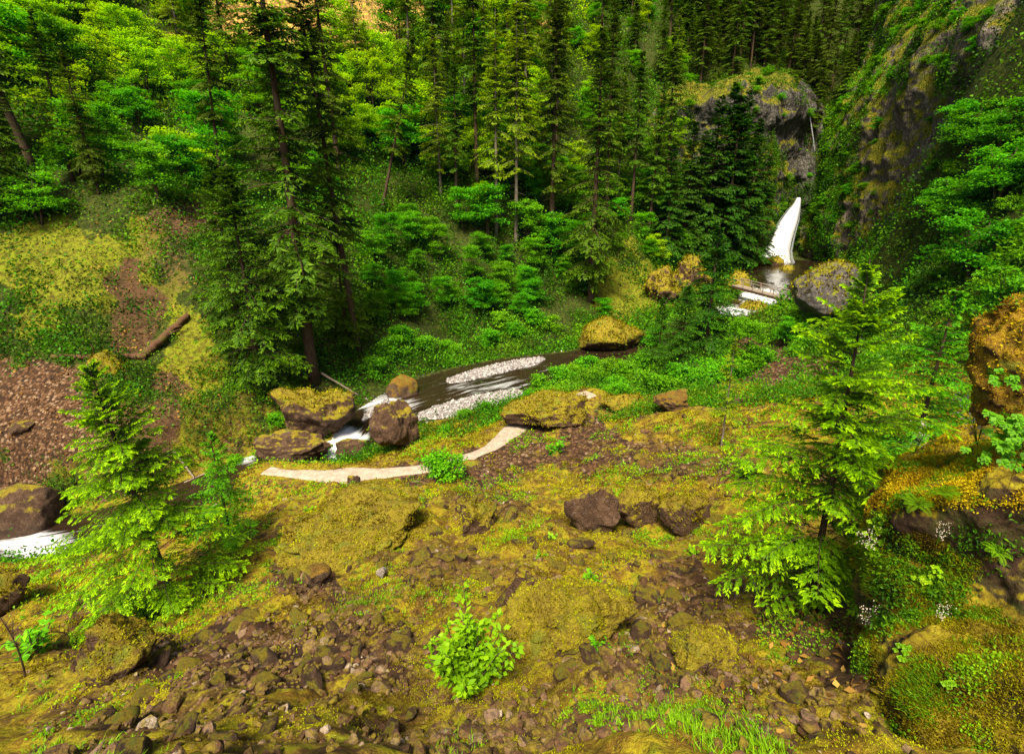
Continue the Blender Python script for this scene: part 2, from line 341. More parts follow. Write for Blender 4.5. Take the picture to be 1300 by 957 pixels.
for i0 in range(0, len(_gx), 40):
    X_, Y_ = np.meshgrid(_gx[i0:i0+40], _gy, indexing='ij'); h = _w[n_]+_w[n_+1]*X_/50+_w[n_+2]*Y_/50
    for j in range(n_): h += _w[j]*_phi((X_-CP[j, 0])**2+(Y_-CP[j, 1])**2)
    HG[i0:i0+40] = h
def hbase(x, y):
    u = np.clip((x-GX0)/GS, 0, len(_gx)-1.001); v = np.clip((y-GY0)/GS, 0, len(_gy)-1.001)
    i = u.astype(int); j = v.astype(int); a = u-i; b = v-j; a = a*a*(3-2*a)*.35+a*.65; b = b*b*(3-2*b)*.35+b*.65
    return (HG[i, j]*(1-a)*(1-b)+HG[i+1, j]*a*(1-b)+HG[i, j+1]*(1-a)*b+HG[i+1, j+1]*a*b)
BARS = [(PZ(575, 482, -16.1), PZ(685, 457, -15.8), 1.5), (PZ(540, 526, -16.3), PZ(655, 498, -15.9), 1.7), (PZ(462, 531, -16.6), PZ(492, 508, -16.5), .5)]
def bar_mask(x, y):
    m = np.zeros(len(x)); P = np.stack([x, y, x*0], -1); wob = 1+.25*fbm(P, 2.0, 5)
    for a, b, r in BARS:
        ab = (b-a)[:2]; t = np.clip(((x-a[0])*ab[0]+(y-a[1])*ab[1])/(ab@ab), 0, 1)
        d = np.hypot(x-a[0]-t*ab[0], y-a[1]-t*ab[1]); m = np.maximum(m, 1-sst(.55, 1.25, d/(r*wob*(1-.5*np.abs(2*t-1)**3))))
    return m
def Hf(x, y, detail=True):
    x = np.asarray(x, float); y = np.asarray(y, float); sh = x.shape; x = x.ravel(); y = y.ravel()
    z = hbase(x, y); P = np.stack([x, y, x*0], -1); r = np.hypot(x, y)
    Dp, Zp, Wp, _ = near_line(x, y, PAs, PWs); Dc, Zc, Wc, _ = near_line(x, y, CKs, CWs)
    kp = 1-sst(.9, 2.6, Dp); kc = 1-sst(1.0, 1.0+2.2/np.maximum(Wc, .5), Dc/Wc)
    far = sst(18, 60, r)
    z = z+fbm(P, 9, 3, 3)*(.25+1.3*far)*(1-kc)*(1-kp)
    if detail:
        q = (1-kc)*(1-kp)
        z = z+fbm(P, 2.4, 11, 3)*.38*q+(.20*np.abs(vn(P, .9, 21))-.08+.10*vn(P, .4, 23))*q*(1-sst(20, 45, r)*.5)
        nearm = 1-sst(9, 26, r)
        if nearm.max() > 0: z = z+(np.abs(vn(P, .2, 31))*.055+vn(P, .09, 33)*.022)*nearm*q
    z = z*(1-kp)+(Zp-.02)*kp
    bed = Zc-.55*(1-(Dc/Wc)**2*.8)
    z = np.where(Dc < Wc*1.0, bed, z*(1-kc)+(Zc+.10)*kc)
    bm = bar_mask(x, y); z = z*(1-bm)+(Zc+.16+.10*fbm(P, .7, 9))*bm
    return z.reshape(sh)
def hit(px, py, tmax=220):
    """where the sight line through (px,py) meets the land"""
    px = np.atleast_1d(np.asarray(px, float)); py = np.atleast_1d(np.asarray(py, float)); dx, dy, dz = ray(px, py); n = np.sqrt(dx*dx+dy*dy+dz*dz); dx, dy, dz = dx/n, dy/n, dz/n
    t = np.full(len(px), 2.0); done = np.zeros(len(px), bool)
    for _ in range(900):
        x, y, z = dx*t, dy*t, dz*t; g = z-hbase(x, y); done |= (g <= 0) | (t > tmax)
        if done.all(): break
        t = np.where(done, t, t+np.maximum(.05, np.minimum(g*.35, t*.03)))
    P = np.stack([dx*t, dy*t, dz*t], -1); P[:, 2] = Hf(P[:, 0], P[:, 1]); return P
def at(px, py, sink=.05):
    p = hit(px, py)[0]; return Vector((p[0], p[1], p[2]-sink))
# surface kinds, in patches on the land: cx, cy, rx, ry, channel, strength (patch centres found with the sight lines above)
PATCH = [(60, 540, 150, 85, 'scree', 1), (0, 620, 90, 60, 'scree', 1), (190, 540, 45, 60, 'soil', 1), (165, 400, 45, 60, 'soil', .9), (215, 330, 40, 60, 'soil', .5), (100, 360, 150, 80, 'moss', 1), (240, 440, 45, 70, 'moss', 1),
 (390, 20, 150, 75, 'gold', 1), (240, 70, 60, 40, 'gold', .7), (500, 0, 80, 30, 'gold', .8), (690, 40, 24, 40, 'gold', .6), (250, 270, 60, 30, 'scree', .6),
 (800, 365, 50, 50, 'moss', .9), (960, 470, 80, 35, 'scree', .9), (1010, 465, 60, 40, 'scree', .6), (640, 590, 70, 30, 'scree', .8), (730, 560, 70, 40, 'scree', .9), (560, 600, 60, 20, 'scree', .6), (860, 590, 90, 30, 'scree', .5),
 (560, 560, 60, 25, 'moss', .8), (440, 590, 120, 12, 'moss', .5), (350, 830, 230, 50, 'scree', .8), (150, 800, 120, 40, 'scree', .5), (380, 740, 60, 40, 'scree', .6), (620, 640, 60, 25, 'scree', .5), (560, 720, 90, 35, 'scree', .45), (860, 760, 90, 60, 'scree', .55), (830, 850, 110, 40, 'scree', .5),
 (640, 690, 60, 25, 'moss', 1), (870, 620, 70, 25, 'moss', .8), (730, 610, 60, 20, 'moss', .7), (90, 780, 110, 45, 'moss', .7), (640, 850, 60, 30, 'moss', .7), (460, 650, 90, 30, 'moss', 1), (1000, 790, 50, 60, 'soil', .8), (1060, 830, 60, 60, 'soil', 1), (1000, 700, 70, 60, 'soil', .4),
 (1200, 560, 70, 40, 'moss', .7), (720, 460, 90, 20, 'moss', .4), (1150,520,60,40,'moss',.6)]
def patches(x, y, z):
    px, py = proj(x, y, z); P = np.stack([x, y, z], -1); r = np.hypot(x, y); sc = np.maximum(r*.045, .35)
    w1 = fbm(P/sc[:, None], 1.0, 41, 4)*.9; out = {}
    for cx, cy, rx, ry, ch, st in PATCH:
        d = np.hypot((px-cx)/rx, (py-cy)/ry)+w1; m = (1-sst(.6, 1.15, d))*st; out[ch] = np.maximum(out.get(ch, 0), m)
    return out
NA, NR = 860, 900
az = np.linspace(rad(-66), rad(66), NA); rr = np.exp(np.linspace(math.log(.9), math.log(235), NR))
A_, R_ = np.meshgrid(az, rr, indexing='ij'); tx = (np.sin(A_)*R_).ravel(); ty = (np.cos(A_)*R_-.0).ravel()
tz = Hf(tx, ty); mk = patches(tx, ty, tz)
Dc, Zc, Wc, _ = near_line(tx, ty, CKs, CWs); Dp, _, _, _ = near_line(tx, ty, PAs, PWs)
bm = bar_mask(tx, ty); gravel = np.maximum(bm, (1-sst(1.0, 1.2, Dc/Wc))*.20*(ty < 80))
rT = np.hypot(tx, ty); px_, py_ = proj(tx, ty, tz)
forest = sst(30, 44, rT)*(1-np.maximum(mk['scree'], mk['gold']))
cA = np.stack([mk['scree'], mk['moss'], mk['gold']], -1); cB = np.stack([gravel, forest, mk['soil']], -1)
def ground_mat():
    m, n, out = newmat('ground_cover'); t = NT(n)
    def sep(name):
        a = t.node('ShaderNodeAttribute', attribute_name=name); s_ = t.node('ShaderNodeSeparateColor'); t.L(a.outputs['Color'], s_.inputs[0]); return s_.outputs
    a = sep('kinda'); b = sep('kindb'); P = t.pos()
    nb = t.noise(.55, 6, .65, P, .4); nm = t.noise(2.8, 6, .68, P, .3); nf = t.noise(17, 5, .72, P); nff = t.noise(60, 3, .7, P)
    moss = t.ramp(nm, [(.30, (.10, .048, .010)), (.43, (.20, .115, .012)), (.55, (.32, .26, .012)), (.70, (.22, .28, .014))])
    moss = t.mix(t.ramp(nf, [(.33, .85), (.52, 0.)]), moss, (.06, .04, .010))
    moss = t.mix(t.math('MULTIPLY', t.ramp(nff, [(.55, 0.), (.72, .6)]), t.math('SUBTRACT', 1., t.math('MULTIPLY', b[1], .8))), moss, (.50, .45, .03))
    vv = t.node('ShaderNodeTexVoronoi'); vv.inputs['Scale'].default_value = 5.5; t.L(P, vv.inputs['Vector'])
    sp = t.node('ShaderNodeSeparateColor'); t.L(vv.outputs['Color'], sp.inputs[0])
    st = t.ramp(sp.outputs[0], [(0., (.040, .018, .008)), (.5, (.13, .062, .026)), (.85, (.23, .125, .062)), (1., (.36, .25, .16))])
    st = t.mix(t.ramp(vv.outputs['Distance'], [(.45, 0.), (.75, .9)]), st, (.022, .014, .009))
    st = t.mix(t.ramp(nf, [(.4, .5), (.6, 0.)]), st, (.05, .03, .02))
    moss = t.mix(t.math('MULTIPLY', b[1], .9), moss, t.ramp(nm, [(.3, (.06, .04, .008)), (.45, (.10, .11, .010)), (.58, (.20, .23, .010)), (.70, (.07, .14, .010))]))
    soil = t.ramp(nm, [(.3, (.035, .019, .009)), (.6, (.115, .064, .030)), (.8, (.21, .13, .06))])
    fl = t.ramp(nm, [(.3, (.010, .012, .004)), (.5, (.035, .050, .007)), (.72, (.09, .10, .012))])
    gold = t.ramp(nm, [(.3, (.12, .055, .020)), (.48, (.40, .23, .06)), (.6, (.62, .45, .09)), (.75, (.50, .50, .05))])
    gold = t.mix(t.ramp(t.vor(1.3), [(.35, 0.), (.6, .6)]), gold, (.12, .055, .03))
    vg = t.node('ShaderNodeTexVoronoi'); vg.inputs['Scale'].default_value = 6; t.L(P, vg.inputs['Vector'])
    sg = t.node('ShaderNodeSeparateColor'); t.L(vg.outputs['Color'], sg.inputs[0])
    grav = t.ramp(sg.outputs[1], [(0., (.22, .20, .20)), (.6, (.42, .39, .39)), (1., (.66, .63, .62))]); grav = t.mix(t.ramp(vg.outputs['Distance'], [(.5, 0.), (.8, .8)]), grav, (.06, .05, .045))
    def fac(mask, noise, lo=.35, hi=.6, k=.9):     # break a mask up with noise
        return t.ramp(t.math('ADD', t.math('MULTIPLY', mask, k), t.math('MULTIPLY', t.math('SUBTRACT', noise, .5), 1.1)), [(lo, 0.), (hi, 1.)])
    base = t.mix(t.ramp(t.math('ADD', t.math('MULTIPLY', nb, .6), t.math('MULTIPLY', nm, .4)), [(.40, 1.), (.51, 0.)]), moss, t.mix(.45, st, soil))
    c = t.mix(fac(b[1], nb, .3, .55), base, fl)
    c = t.mix(fac(a[1], nm), c, moss); c = t.mix(fac(a[0], nm, .34, .5), c, st); c = t.mix(fac(b[2], nm), c, soil)
    c = t.mix(fac(a[2], nm, .3, .5), c, gold); c = t.mix(t.ramp(b[0], [(.3, 0.), (.5, 1.)]), c, grav)
    h = t.math('ADD', t.math('MULTIPLY', vv.outputs['Distance'], -1.0), t.math('ADD', nf, t.math('MULTIPLY', nff, .4)))
    t.bsdf(out, c, .9, .15, t.bump(h, .9, .06)); return m
M['ground'] = ground_mat()
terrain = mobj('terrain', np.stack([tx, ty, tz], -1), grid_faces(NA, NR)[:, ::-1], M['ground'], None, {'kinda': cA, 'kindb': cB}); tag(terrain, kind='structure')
# path of packed pale gravel
pn = len(PAs); T = np.gradient(PAs, axis=0); T[:, 2] = 0; T /= np.linalg.norm(T, axis=1)[:, None]; N = np.stack([T[:, 1], -T[:, 0], T[:, 0]*0], -1)
us = np.linspace(-1, 1, 9); wv = .50*(1+.45*vn(PAs, 1.6, 3))
PV = PAs[:, None]+N[:, None]*(us[None, :, None]*wv[:, None, None]); PV[..., 2] += .035-.05*us[None]**4+.012*vn(PV, .3, 4)
m, n, out = newmat('path_gravel'); t = NT(n); c = t.ramp(t.noise(3.5, 6, .7), [(.3, (.26, .20, .15)), (.6, (.45, .37, .29)), (.8, (.58, .50, .42))]); c = t.mix(t.ramp(t.vor(14), [(.5, 0.), (.8, .35)]), c, (.3, .24, .18)); t.bsdf(out, c, .9, .15, t.bump(t.noise(20, 4), .5, .02))
tag(mobj('path', PV.reshape(-1, 3), grid_faces(pn, 9), m), kind='structure')
# creek
T = np.gradient(CKs, axis=0); T[:, 2] = 0; T /= np.linalg.norm(T, axis=1)[:, None]; N = np.stack([T[:, 1], -T[:, 0], T[:, 0]*0], -1)
CKf, CWf = resample(CKs, CWs, 900); T = np.gradient(CKf, axis=0); T[:, 2] = 0; T /= np.linalg.norm(T, axis=1)[:, None]; N = np.stack([T[:, 1], -T[:, 0], T[:, 0]*0], -1)
us = np.linspace(-1, 1, 41); WV = CKf[:, None]+N[:, None]*(us[None, :, None]*(CWf[:, None, None]+.25))
sl_ = np.concatenate([[0], np.cumsum(np.linalg.norm(np.diff(CKf, axis=0), axis=1))]); S2 = np.repeat(sl_[:, None], 41, 1); U2 = us[None]*CWf[:, None]
Pn = np.stack([S2*.35, U2, S2*0], -1); amp = .05*(1-sst(88, 98, WV[..., 1])*.8)
WV[..., 2] += amp*fbm(Pn, .9, 7, 3)
wpx, wpy = proj(WV[..., 0].ravel(), WV[..., 1].ravel(), WV[..., 2].ravel())
foam = np.zeros(len(wpx))
for cx, cy, rx, ry, s_ in [(490, 515, 55, 22, .75), (440, 565, 40, 30, 1.3), (620, 490, 90, 18, .45), (40, 692, 90, 30, .9), (310, 570, 30, 25, 1.1), (965, 378, 35, 16, 1.4), (700, 466, 40, 12, .2), (980, 332, 22, 6, 1.2), (930, 395, 40, 10, .9)]:
    foam = np.maximum(foam, s_*(1-sst(.3, 1.1, np.hypot((wpx-cx)/rx, (wpy-cy)/ry))))
def water_mat():
    m, n, out = newmat('creek_water'); t = NT(n)
    f = t.attr('foam'); uv = t.node('ShaderNodeAttribute', attribute_name='flow').outputs['Vector']
    mp = t.node('ShaderNodeMapping'); mp.inputs['Scale'].default_value = (.28, 1.8, 1); t.L(uv, mp.inputs[0])
    n1 = t.noise(1.1, 6, .62, mp.outputs[0], 1.2); k = t.math('ADD', t.math('MULTIPLY', f, .42), t.math('SUBTRACT', n1, .5))
    k = t.ramp(k, [(.17, 0.), (.30, .45), (.45, 1.)])
    c = t.mix(t.math('MULTIPLY', k, .85), t.ramp(n1, [(.3, (.010, .006, .004)), (.7, (.036, .022, .012))]), (.80, .84, .88))
    t.bsdf(out, c, t.math('MULTIPLY_ADD', k, .5, .12), .5, t.bump(n1, .25, .1)); return m
M['water'] = water_mat()
cr = mobj('creek', WV.reshape(-1, 3), grid_faces(900, 41), M['water'], None, {'foam': foam, 'flow': np.stack([S2.ravel(), U2.ravel(), 0*S2.ravel()], -1)}); tag(cr, kind='structure')
# ------------------------------------------------------------------ cliffs
def bicubic(G, nu, nv):
    """smooth surface through a control grid G[row][col] -> (nu,nv,3)"""
    G = np.array(G, float)
    def cat(A, n):
        k = len(A); s = np.linspace(0, k-1.0001, n); i = s.astype(int); f = (s-i); sh = (n,)+(1,)*(A.ndim-1); f = f.reshape(sh)
        g = lambda j: A[np.clip(j, 0, k-1)]
        p0, p1, p2, p3 = g(i-1), g(i), g(i+1), g(i+2)
        return .5*(2*p1+(p2-p0)*f+(2*p0-5*p1+4*p2-p3)*f*f+(3*p1-p0-3*p2+p3)*f**3)
    B = cat(G, nv); B = np.moveaxis(cat(np.moveaxis(B, 1, 0), nu), 1, 0); return np.moveaxis(B, 0, 1)
def relief(name, rows, nu, nv, mat, amp, seed, gfun=None, kind='structure', scale=1.):
    G = [[PY(*c) if len(c) == 3 else np.array(c[:3]) for c in r] for r in rows]; V = bicubic(G, nu, nv)
    du = np.gradient(V, axis=0); dv = np.gradient(V, axis=1); N = np.cross(du, dv); N /= np.linalg.norm(N, axis=-1)[..., None]+1e-9
    C = V.mean((0, 1)); sgn = np.sign((N*(-V)).sum(-1).mean()); N *= sgn
    Q = V/scale; big = fbm(Q*np.array([1, 1, .5]), 9, seed, 4); ridg = 1-2*np.abs(vn(Q*np.array([1, 1, .35]), 3.2, seed+5)); led = vn(Q*np.array([.4, .4, 1.6]), 3.0, seed+7); fine = fbm(Q, 1.1, seed+9, 3)
    d = amp*(big*1.0+ridg*.30+led*.25+fine*.16); edge = np.ones(V.shape[:2])
    V2 = V+N*d[..., None]
    g = gfun(V2) if gfun else np.zeros(nu*nv)
    F = grid_faces(nu, nv)
    if sgn < 0: F = F[:, ::-1]
    o = mobj(name, V2.reshape(-1, 3), F, mat, None, {'g': g}); tag(o, kind=kind)
    return o, V2, N
rc, RCV, RCN = relief('cliff_right', [
 [(1000, 352, 124), (1034, 350, 109), (1085, 352, 93), (1160, 352, 74), (1420, 352, 44)],
 [(1005, 300, 124), (1036, 300, 108), (1092, 300, 92), (1170, 290, 72), (1420, 280, 45)],
 [(1014, 240, 124), (1050, 240, 111), (1100, 232, 96), (1195, 230, 72), (1430, 210, 46)],
 [(1034, 160, 124), (1072, 152, 113), (1135, 150, 94), (1232, 138, 68), (1450, 120, 44)],
 [(1090, 75, 124), (1128, 62, 111), (1180, 45, 90), (1270, 25, 64), (1480, 0, 42)],
 [(1130, -50, 126), (1180, -60, 112), (1240, -70, 92), (1330, -80, 66), (1500, -90, 44)],
 [(1150, -150, 145), (1210, -180, 130), (1270, -190, 110), (1400, -200, 80), (1600, -220, 60)]], 330, 330, M['cliff'], 2.4, 51)
def bareface_dark_slot(V):
    px, py = proj(V[..., 0].ravel(), V[..., 1].ravel(), V[..., 2].ravel()); return np.minimum(sst(1.0, .5, np.hypot((px-985)/45, (py-140)/50))*-.3, sst(1008, 1020, px)*-.8)  # bare upper face; moss also masked off to paint the slot's shade dark
lc, LCV, LCN = relief('cliff_left', [
 [(800, 352, 104), (880, 350, 101), (935, 345, 99), (958, 340, 106), (985, 338, 114), (1030, 338, 119)],
 [(800, 300, 104), (880, 300, 104), (940, 290, 101), (968, 285, 106), (1000, 280, 114), (1042, 270, 118)],
 [(800, 230, 104), (880, 225, 107), (940, 220, 104), (985, 225, 106), (1010, 225, 114), (1044, 220, 118)],
 [(810, 170, 108), (880, 165, 109), (935, 160, 106), (985, 165, 107), (1014, 170, 113), (1048, 160, 119)],
 [(840, 128, 116), (880, 118, 112), (935, 112, 109), (985, 108, 110), (1016, 118, 115), (1050, 128, 120)],
 [(840, 122, 150), (880, 105, 150), (935, 95, 150), (985, 92, 150), (1016, 92, 150), (1040, 90, 150)]], 260, 260, M['cliffbare'], 2.6, 71, bareface_dark_slot)
# ------------------------------------------------------------------ leaves and trees
RNG = np.random.default_rng(7)
def unit(a): return a/(np.linalg.norm(a, axis=-1, keepdims=True)+1e-9)
def leaves(C, D, Nn, L, Wd, fold=.15, base=0.0):
    """diamond leaves: start C, direction D, rough normal Nn, length L, width Wd -> V,F (quads)"""
    D = unit(D); S = unit(np.cross(D, Nn)); Nn = np.cross(S, D); L = np.broadcast_to(L, len(C))[:, None]; Wd = np.broadcast_to(Wd, len(C))[:, None]
    a = C+D*L*base; b = C+D*L*.5+S*Wd*.5+Nn*Wd*fold; c = C+D*L-Nn*L*.08; d = C+D*L*.5-S*Wd*.5+Nn*Wd*fold
    V = np.stack([a, b, c, d], 1).reshape(-1, 3); F = np.arange(len(C)*4).reshape(-1, 4); return V, F
class LB:                                   # leaf batch
    def __init__(s): s.V = []; s.v = []; s.n = 0; s.T = []; s.Q = []
    def add(s, C, D, Nn, L, Wd, v, fold=.15):
        V, F = leaves(C, D, Nn, L, Wd, fold); s.V.append(V); s.Q.append(F+s.n); s.n += len(V); s.v.append(np.repeat(np.clip(v, 0, 1), 4))
    def data(s, name, mat): return mesh_data(name, np.vstack(s.V), np.vstack(s.Q), mat, {'v': np.concatenate(s.v)}, True)
    def obj(s, name, mat, parent=None): return link(name, s.data(name, mat), parent)
def rnd(a, b, n=None): return RNG.uniform(a, b, n)
def rdir(n): return unit(RNG.normal(size=(n, 3)))
def conifer(H=30, base=.2, Lmax=4.5, nb=130, ns=8, m=7, spray=.42, leafL=.34, leafW=.10, droop=.25, up_top=.5, r0=.35, lean=0., shape=1.0, sparse=.0, matc='fir', bark='bark', tipb=.0, dead=0, top_t=.98, trunk_sides=10, jit=.35):
    tb = MB(); lb = LB(); zz = np.linspace(-.6, H, 16)
    wob = np.cumsum(RNG.normal(size=(16, 2))*.006*H/16*2, axis=0); wob -= wob[0]
    tp = np.stack([wob[:, 0]+lean*np.maximum(zz, 0)/H*H*.0, wob[:, 1], zz], -1); tr = r0*(1-np.clip(zz/H, 0, 1))**.85+.012*max(.3, H/30)
    tr[0] *= 1.25; tb.tube(tp, tr, trunk_sides)
    def tpos(z): return np.stack([np.interp(z, zz, tp[:, 0]), np.interp(z, zz, tp[:, 1]), z], -1)
    tz_ = np.sort(base+(top_t-base)*RNG.uniform(0, 1, nb)**.88); ga = RNG.uniform(0, 6.28, nb)
    # gaps: drop branches in random sectors
    for i in range(nb):
        t_ = tz_[i]; q = (t_-base)/(1-base)
        prof = (1-q)**.75*min(1, .45+q*3.2)**shape
        L = Lmax*max(prof, .05)*rnd(1-jit, 1.12)
        if RNG.random() < sparse: L *= rnd(.25, .6)
        a = ga[i]; el = (-droop*(1-q)+up_top*q**2)+rnd(-.12, .12); o = tpos(np.array([t_*H]))[0]
        s_ = np.linspace(0, 1, 7); out = np.array([math.cos(a), math.sin(a), 0]); curve = rnd(-.18, .12) if q < .7 else .1
        P = o+out*(L*s_*math.cos(el))[:, None]+np.array([0, 0, 1])*(L*(s_*math.sin(el)+curve*s_**2-.10*s_**3))[:, None]
        P[:, :2] += np.array([-out[1], out[0]])[None]*(L*.12*rnd(-1, 1)*s_**2)[:, None]
        tb.tube(P, (r0*.16*(L/Lmax)**.7*(1-s_*.88)+.003*max(.4, H/30)), 4, False)
        # sprays
        n_ = max(3, int(ns*max(.35, L/Lmax)+.5)); ss = np.linspace(.16 if q > .3 else .28, 1., n_); side = np.tile([1., -1.], n_)[:n_*2]; ss = np.repeat(ss, 2)+RNG.normal(size=2*n_)*.02; ss = np.clip(ss, .05, 1)
        B = np.stack([np.interp(ss, s_, P[:, k]) for k in range(3)], -1); D0 = unit(np.stack([np.interp(np.clip(ss, .05, .95)+.05, s_, P[:, k])-np.interp(np.clip(ss, .05, .95)-.05, s_, P[:, k]) for k in range(3)], -1))
        lat = unit(np.cross(D0, [0, 0, 1])); sl = L*spray*(1.05-ss*.75)*RNG.uniform(.7, 1.2, len(ss)); fw = RNG.uniform(.45, .95, len(ss))
        SD = unit(lat*side[:len(ss), None]+D0*fw[:, None]+np.array([0, 0, 1])*RNG.uniform(-.38, .06, (len(ss), 1))); upn = unit(np.cross(lat, D0)+RNG.normal(size=(len(ss), 3))*.15)
        upn *= np.sign(upn[:, 2:3]+1e-6)
        u = RNG.uniform(0, 1, (len(ss), m)); base_p = B[:, None]+SD[:, None]*(sl[:, None]*u)[..., None]
        base_p[..., 2] -= (sl[:, None]*u**2*.22)
        fd = RNG.choice([-1., 1.], (len(ss), m)); l2 = unit(np.cross(SD, upn))
        LD = unit(SD[:, None]*RNG.uniform(.6, 1.3, (len(ss), m))[..., None]+l2[:, None]*(fd*RNG.uniform(.3, 1., (len(ss), m)))[..., None]+np.array([0, 0, 1.])*RNG.uniform(-.35, .12, (len(ss), m, 1)))
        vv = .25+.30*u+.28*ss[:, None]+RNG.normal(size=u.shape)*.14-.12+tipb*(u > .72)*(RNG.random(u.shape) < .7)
        k = len(ss)*m
        lb.add(base_p.reshape(-1, 3), LD.reshape(-1, 3), np.repeat(upn, m, 0)+RNG.normal(size=(k, 3))*.25, leafL*RNG.uniform(.6, 1.2, k)*(.75 if q > .85 else 1), leafW*RNG.uniform(.7, 1.2, k), vv.ravel())
    for _ in range(dead):
        z0 = rnd(.04, base)*H; a = rnd(0, 6.28); L = rnd(.15, .4)*Lmax; s_ = np.linspace(0, 1, 4)
        P = tpos(np.array([z0]))[0]+np.stack([math.cos(a)*L*s_, math.sin(a)*L*s_, -.25*L*s_**2], -1); tb.tube(P, r0*.07*(1-s_*.9)+.004, 3, False)
    return tb.data('trunk', M[bark]), lb.data('crown', M[matc])
def broadleaf(H=8, stems=3, spread=3.0, clumps=120, per=60, leaf=.2, cl=.8, flat=.35, matc='maple', bark='bark', r0=.1, low=.25, bright=.0, inner=.35):
    """layered sprays of leaves on forking stems"""
    tb = MB(); lb = LB(); tips = []
    for s in range(stems):
        a = s*6.283/stems+rnd(-.5, .5); tilt = rnd(.08, .35) if stems > 1 else .05; h = H*rnd(.75, .95); s_ = np.linspace(0, 1, 8)
        P = np.stack([math.cos(a)*spread*tilt*1.6*s_**1.4, math.sin(a)*spread*tilt*1.6*s_**1.4, -.2+h*s_], -1)+np.cumsum(RNG.normal(size=(8, 3))*.02*H*np.array([1, 1, .2]), axis=0)*.5
        tb.tube(P, r0*(1-.85*s_)+.004, 6); nbr = max(4, clumps//stems//3)
        for j in range(nbr):
            q = rnd(low, 1.)**.8; o = np.array([np.interp(q, s_, P[:, k]) for k in range(3)]); b = rnd(0, 6.28); R = spread*(1.05-.75*max(0, q-.35)/.65)*rnd(.45, 1.)
            t_ = np.linspace(0, 1, 5); Q = o+np.stack([math.cos(b)*R*t_, math.sin(b)*R*t_, R*(.38*t_-.30*t_**2)+0*t_], -1); tb.tube(Q, r0*.35*(1-.85*t_)+.003, 4, False)
            for e in (.45, .75, 1.): tips.append(np.array([np.interp(e, t_, Q[:, k]) for k in range(3)])+RNG.normal(size=3)*R*.08)
    tips = np.array(tips)
    n = len(tips)*per; C = np.repeat(tips, per, 0); sz = np.repeat(cl*RNG.uniform(.6, 1.25, len(tips)), per)
    off = RNG.normal(size=(n, 3))*.5*np.array([1, 1, flat]); C = C+off*sz[:, None]
    rel = off[:, 2]/(.5*flat+1e-6); D = unit(RNG.normal(size=(n, 3))*np.array([1, 1, .35])+np.array([0, 0, -.15])); Nn = unit(RNG.normal(size=(n, 3))*.42+np.array([0, 0, 1.]))
    cv = np.repeat(RNG.normal(size=len(tips))*.12, per)
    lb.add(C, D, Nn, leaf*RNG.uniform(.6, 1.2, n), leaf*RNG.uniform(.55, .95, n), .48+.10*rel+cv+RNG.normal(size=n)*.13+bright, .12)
    return tb.data('trunk', M[bark]), lb.data('crown', M[matc])
TREES = []                                    # (object, px, region, kind) for the labels
def put(proto, name, loc, s=1., rz=None, tilt=(0, 0), parts=('trunk', 'crown'), label=None, cat=None, group=None, sz=None):
    e = empty(name, loc, rnd(0, 6.28) if rz is None else rz); e.rotation_euler = (tilt[0], tilt[1], e.rotation_euler.z); e.scale = (s, s, sz or s)
    for nm, me in zip(parts, proto): link(nm, me, e)
    return tag(e, label, cat, group)
# --- prototypes
FIR = [conifer(34, .14, 4.8, 230, 9, 10, .40, .42, .13, .22, .55, .42, sparse=.25, dead=10),
       conifer(34, .24, 4.2, 200, 8, 10, .42, .42, .13, .30, .5, .38, sparse=.35, dead=22),
       conifer(30, .36, 3.9, 160, 8, 10, .42, .42, .13, .25, .5, .30, sparse=.3, dead=26),
       conifer(32, .08, 5.2, 250, 9, 10, .40, .42, .13, .28, .5, .42, sparse=.15, dead=4)]
FIRW = [conifer(31, .16, 4.4, 200, 8, 10, .40, .42, .13, .30, .5, .30, sparse=.3, matc='firwarm', bark='barkpale', dead=16),
        conifer(30, .30, 4.0, 160, 8, 10, .42, .42, .13, .25, .5, .26, sparse=.4, matc='firwarm', bark='barkpale', dead=24)]
CED = [conifer(20, .03, 3.6, 260, 8, 8, .38, .36, .14, .35, .55, .30, shape=.6, matc='cedar', jit=.2), conifer(18, .02, 3.4, 240, 8, 8, .38, .36, .14, .40, .5, .30, shape=.6, matc='cedar', jit=.2)]
HEM = [conifer(14, .03, 3.9, 230, 11, 10, .38, .26, .08, .15, .5, .2, shape=.5, matc='fir', tipb=.25), conifer(9, .04, 2.6, 190, 10, 9, .38, .20, .06, .1, .5, .12, shape=.5, matc='cedar', tipb=.45)]
MAP = [broadleaf(8, 3, 3.4, 130, 46, .26, .85, .28), broadleaf(9, 2, 3.0, 110, 46, .26, .9, .4), broadleaf(6, 4, 3.2, 120, 46, .22, .75, .3)]
FIR += [conifer(26, .12, 4.4, 150, 8, 10, .44, .46, .13, .35, .4, .34, sparse=.5, dead=14, jit=.6), conifer(22, .06, 4.2, 190, 9, 10, .42, .40, .13, .15, .6, .28, sparse=.2, jit=.5)]
LIM = [broadleaf(8, 3, 3.0, 120, 46, .24, .8, .4, 'lime'), broadleaf(6, 3, 2.8, 100, 46, .24, .8, .35, 'lime')]
SHR = [broadleaf(2.0, 6, 1.3, 60, 34, .14, .4, .5, 'shrub', r0=.03), broadleaf(1.4, 6, 1.2, 60, 30, .11, .35, .5, 'shrub', r0=.02)]
def G(px, py): return at(px, py)
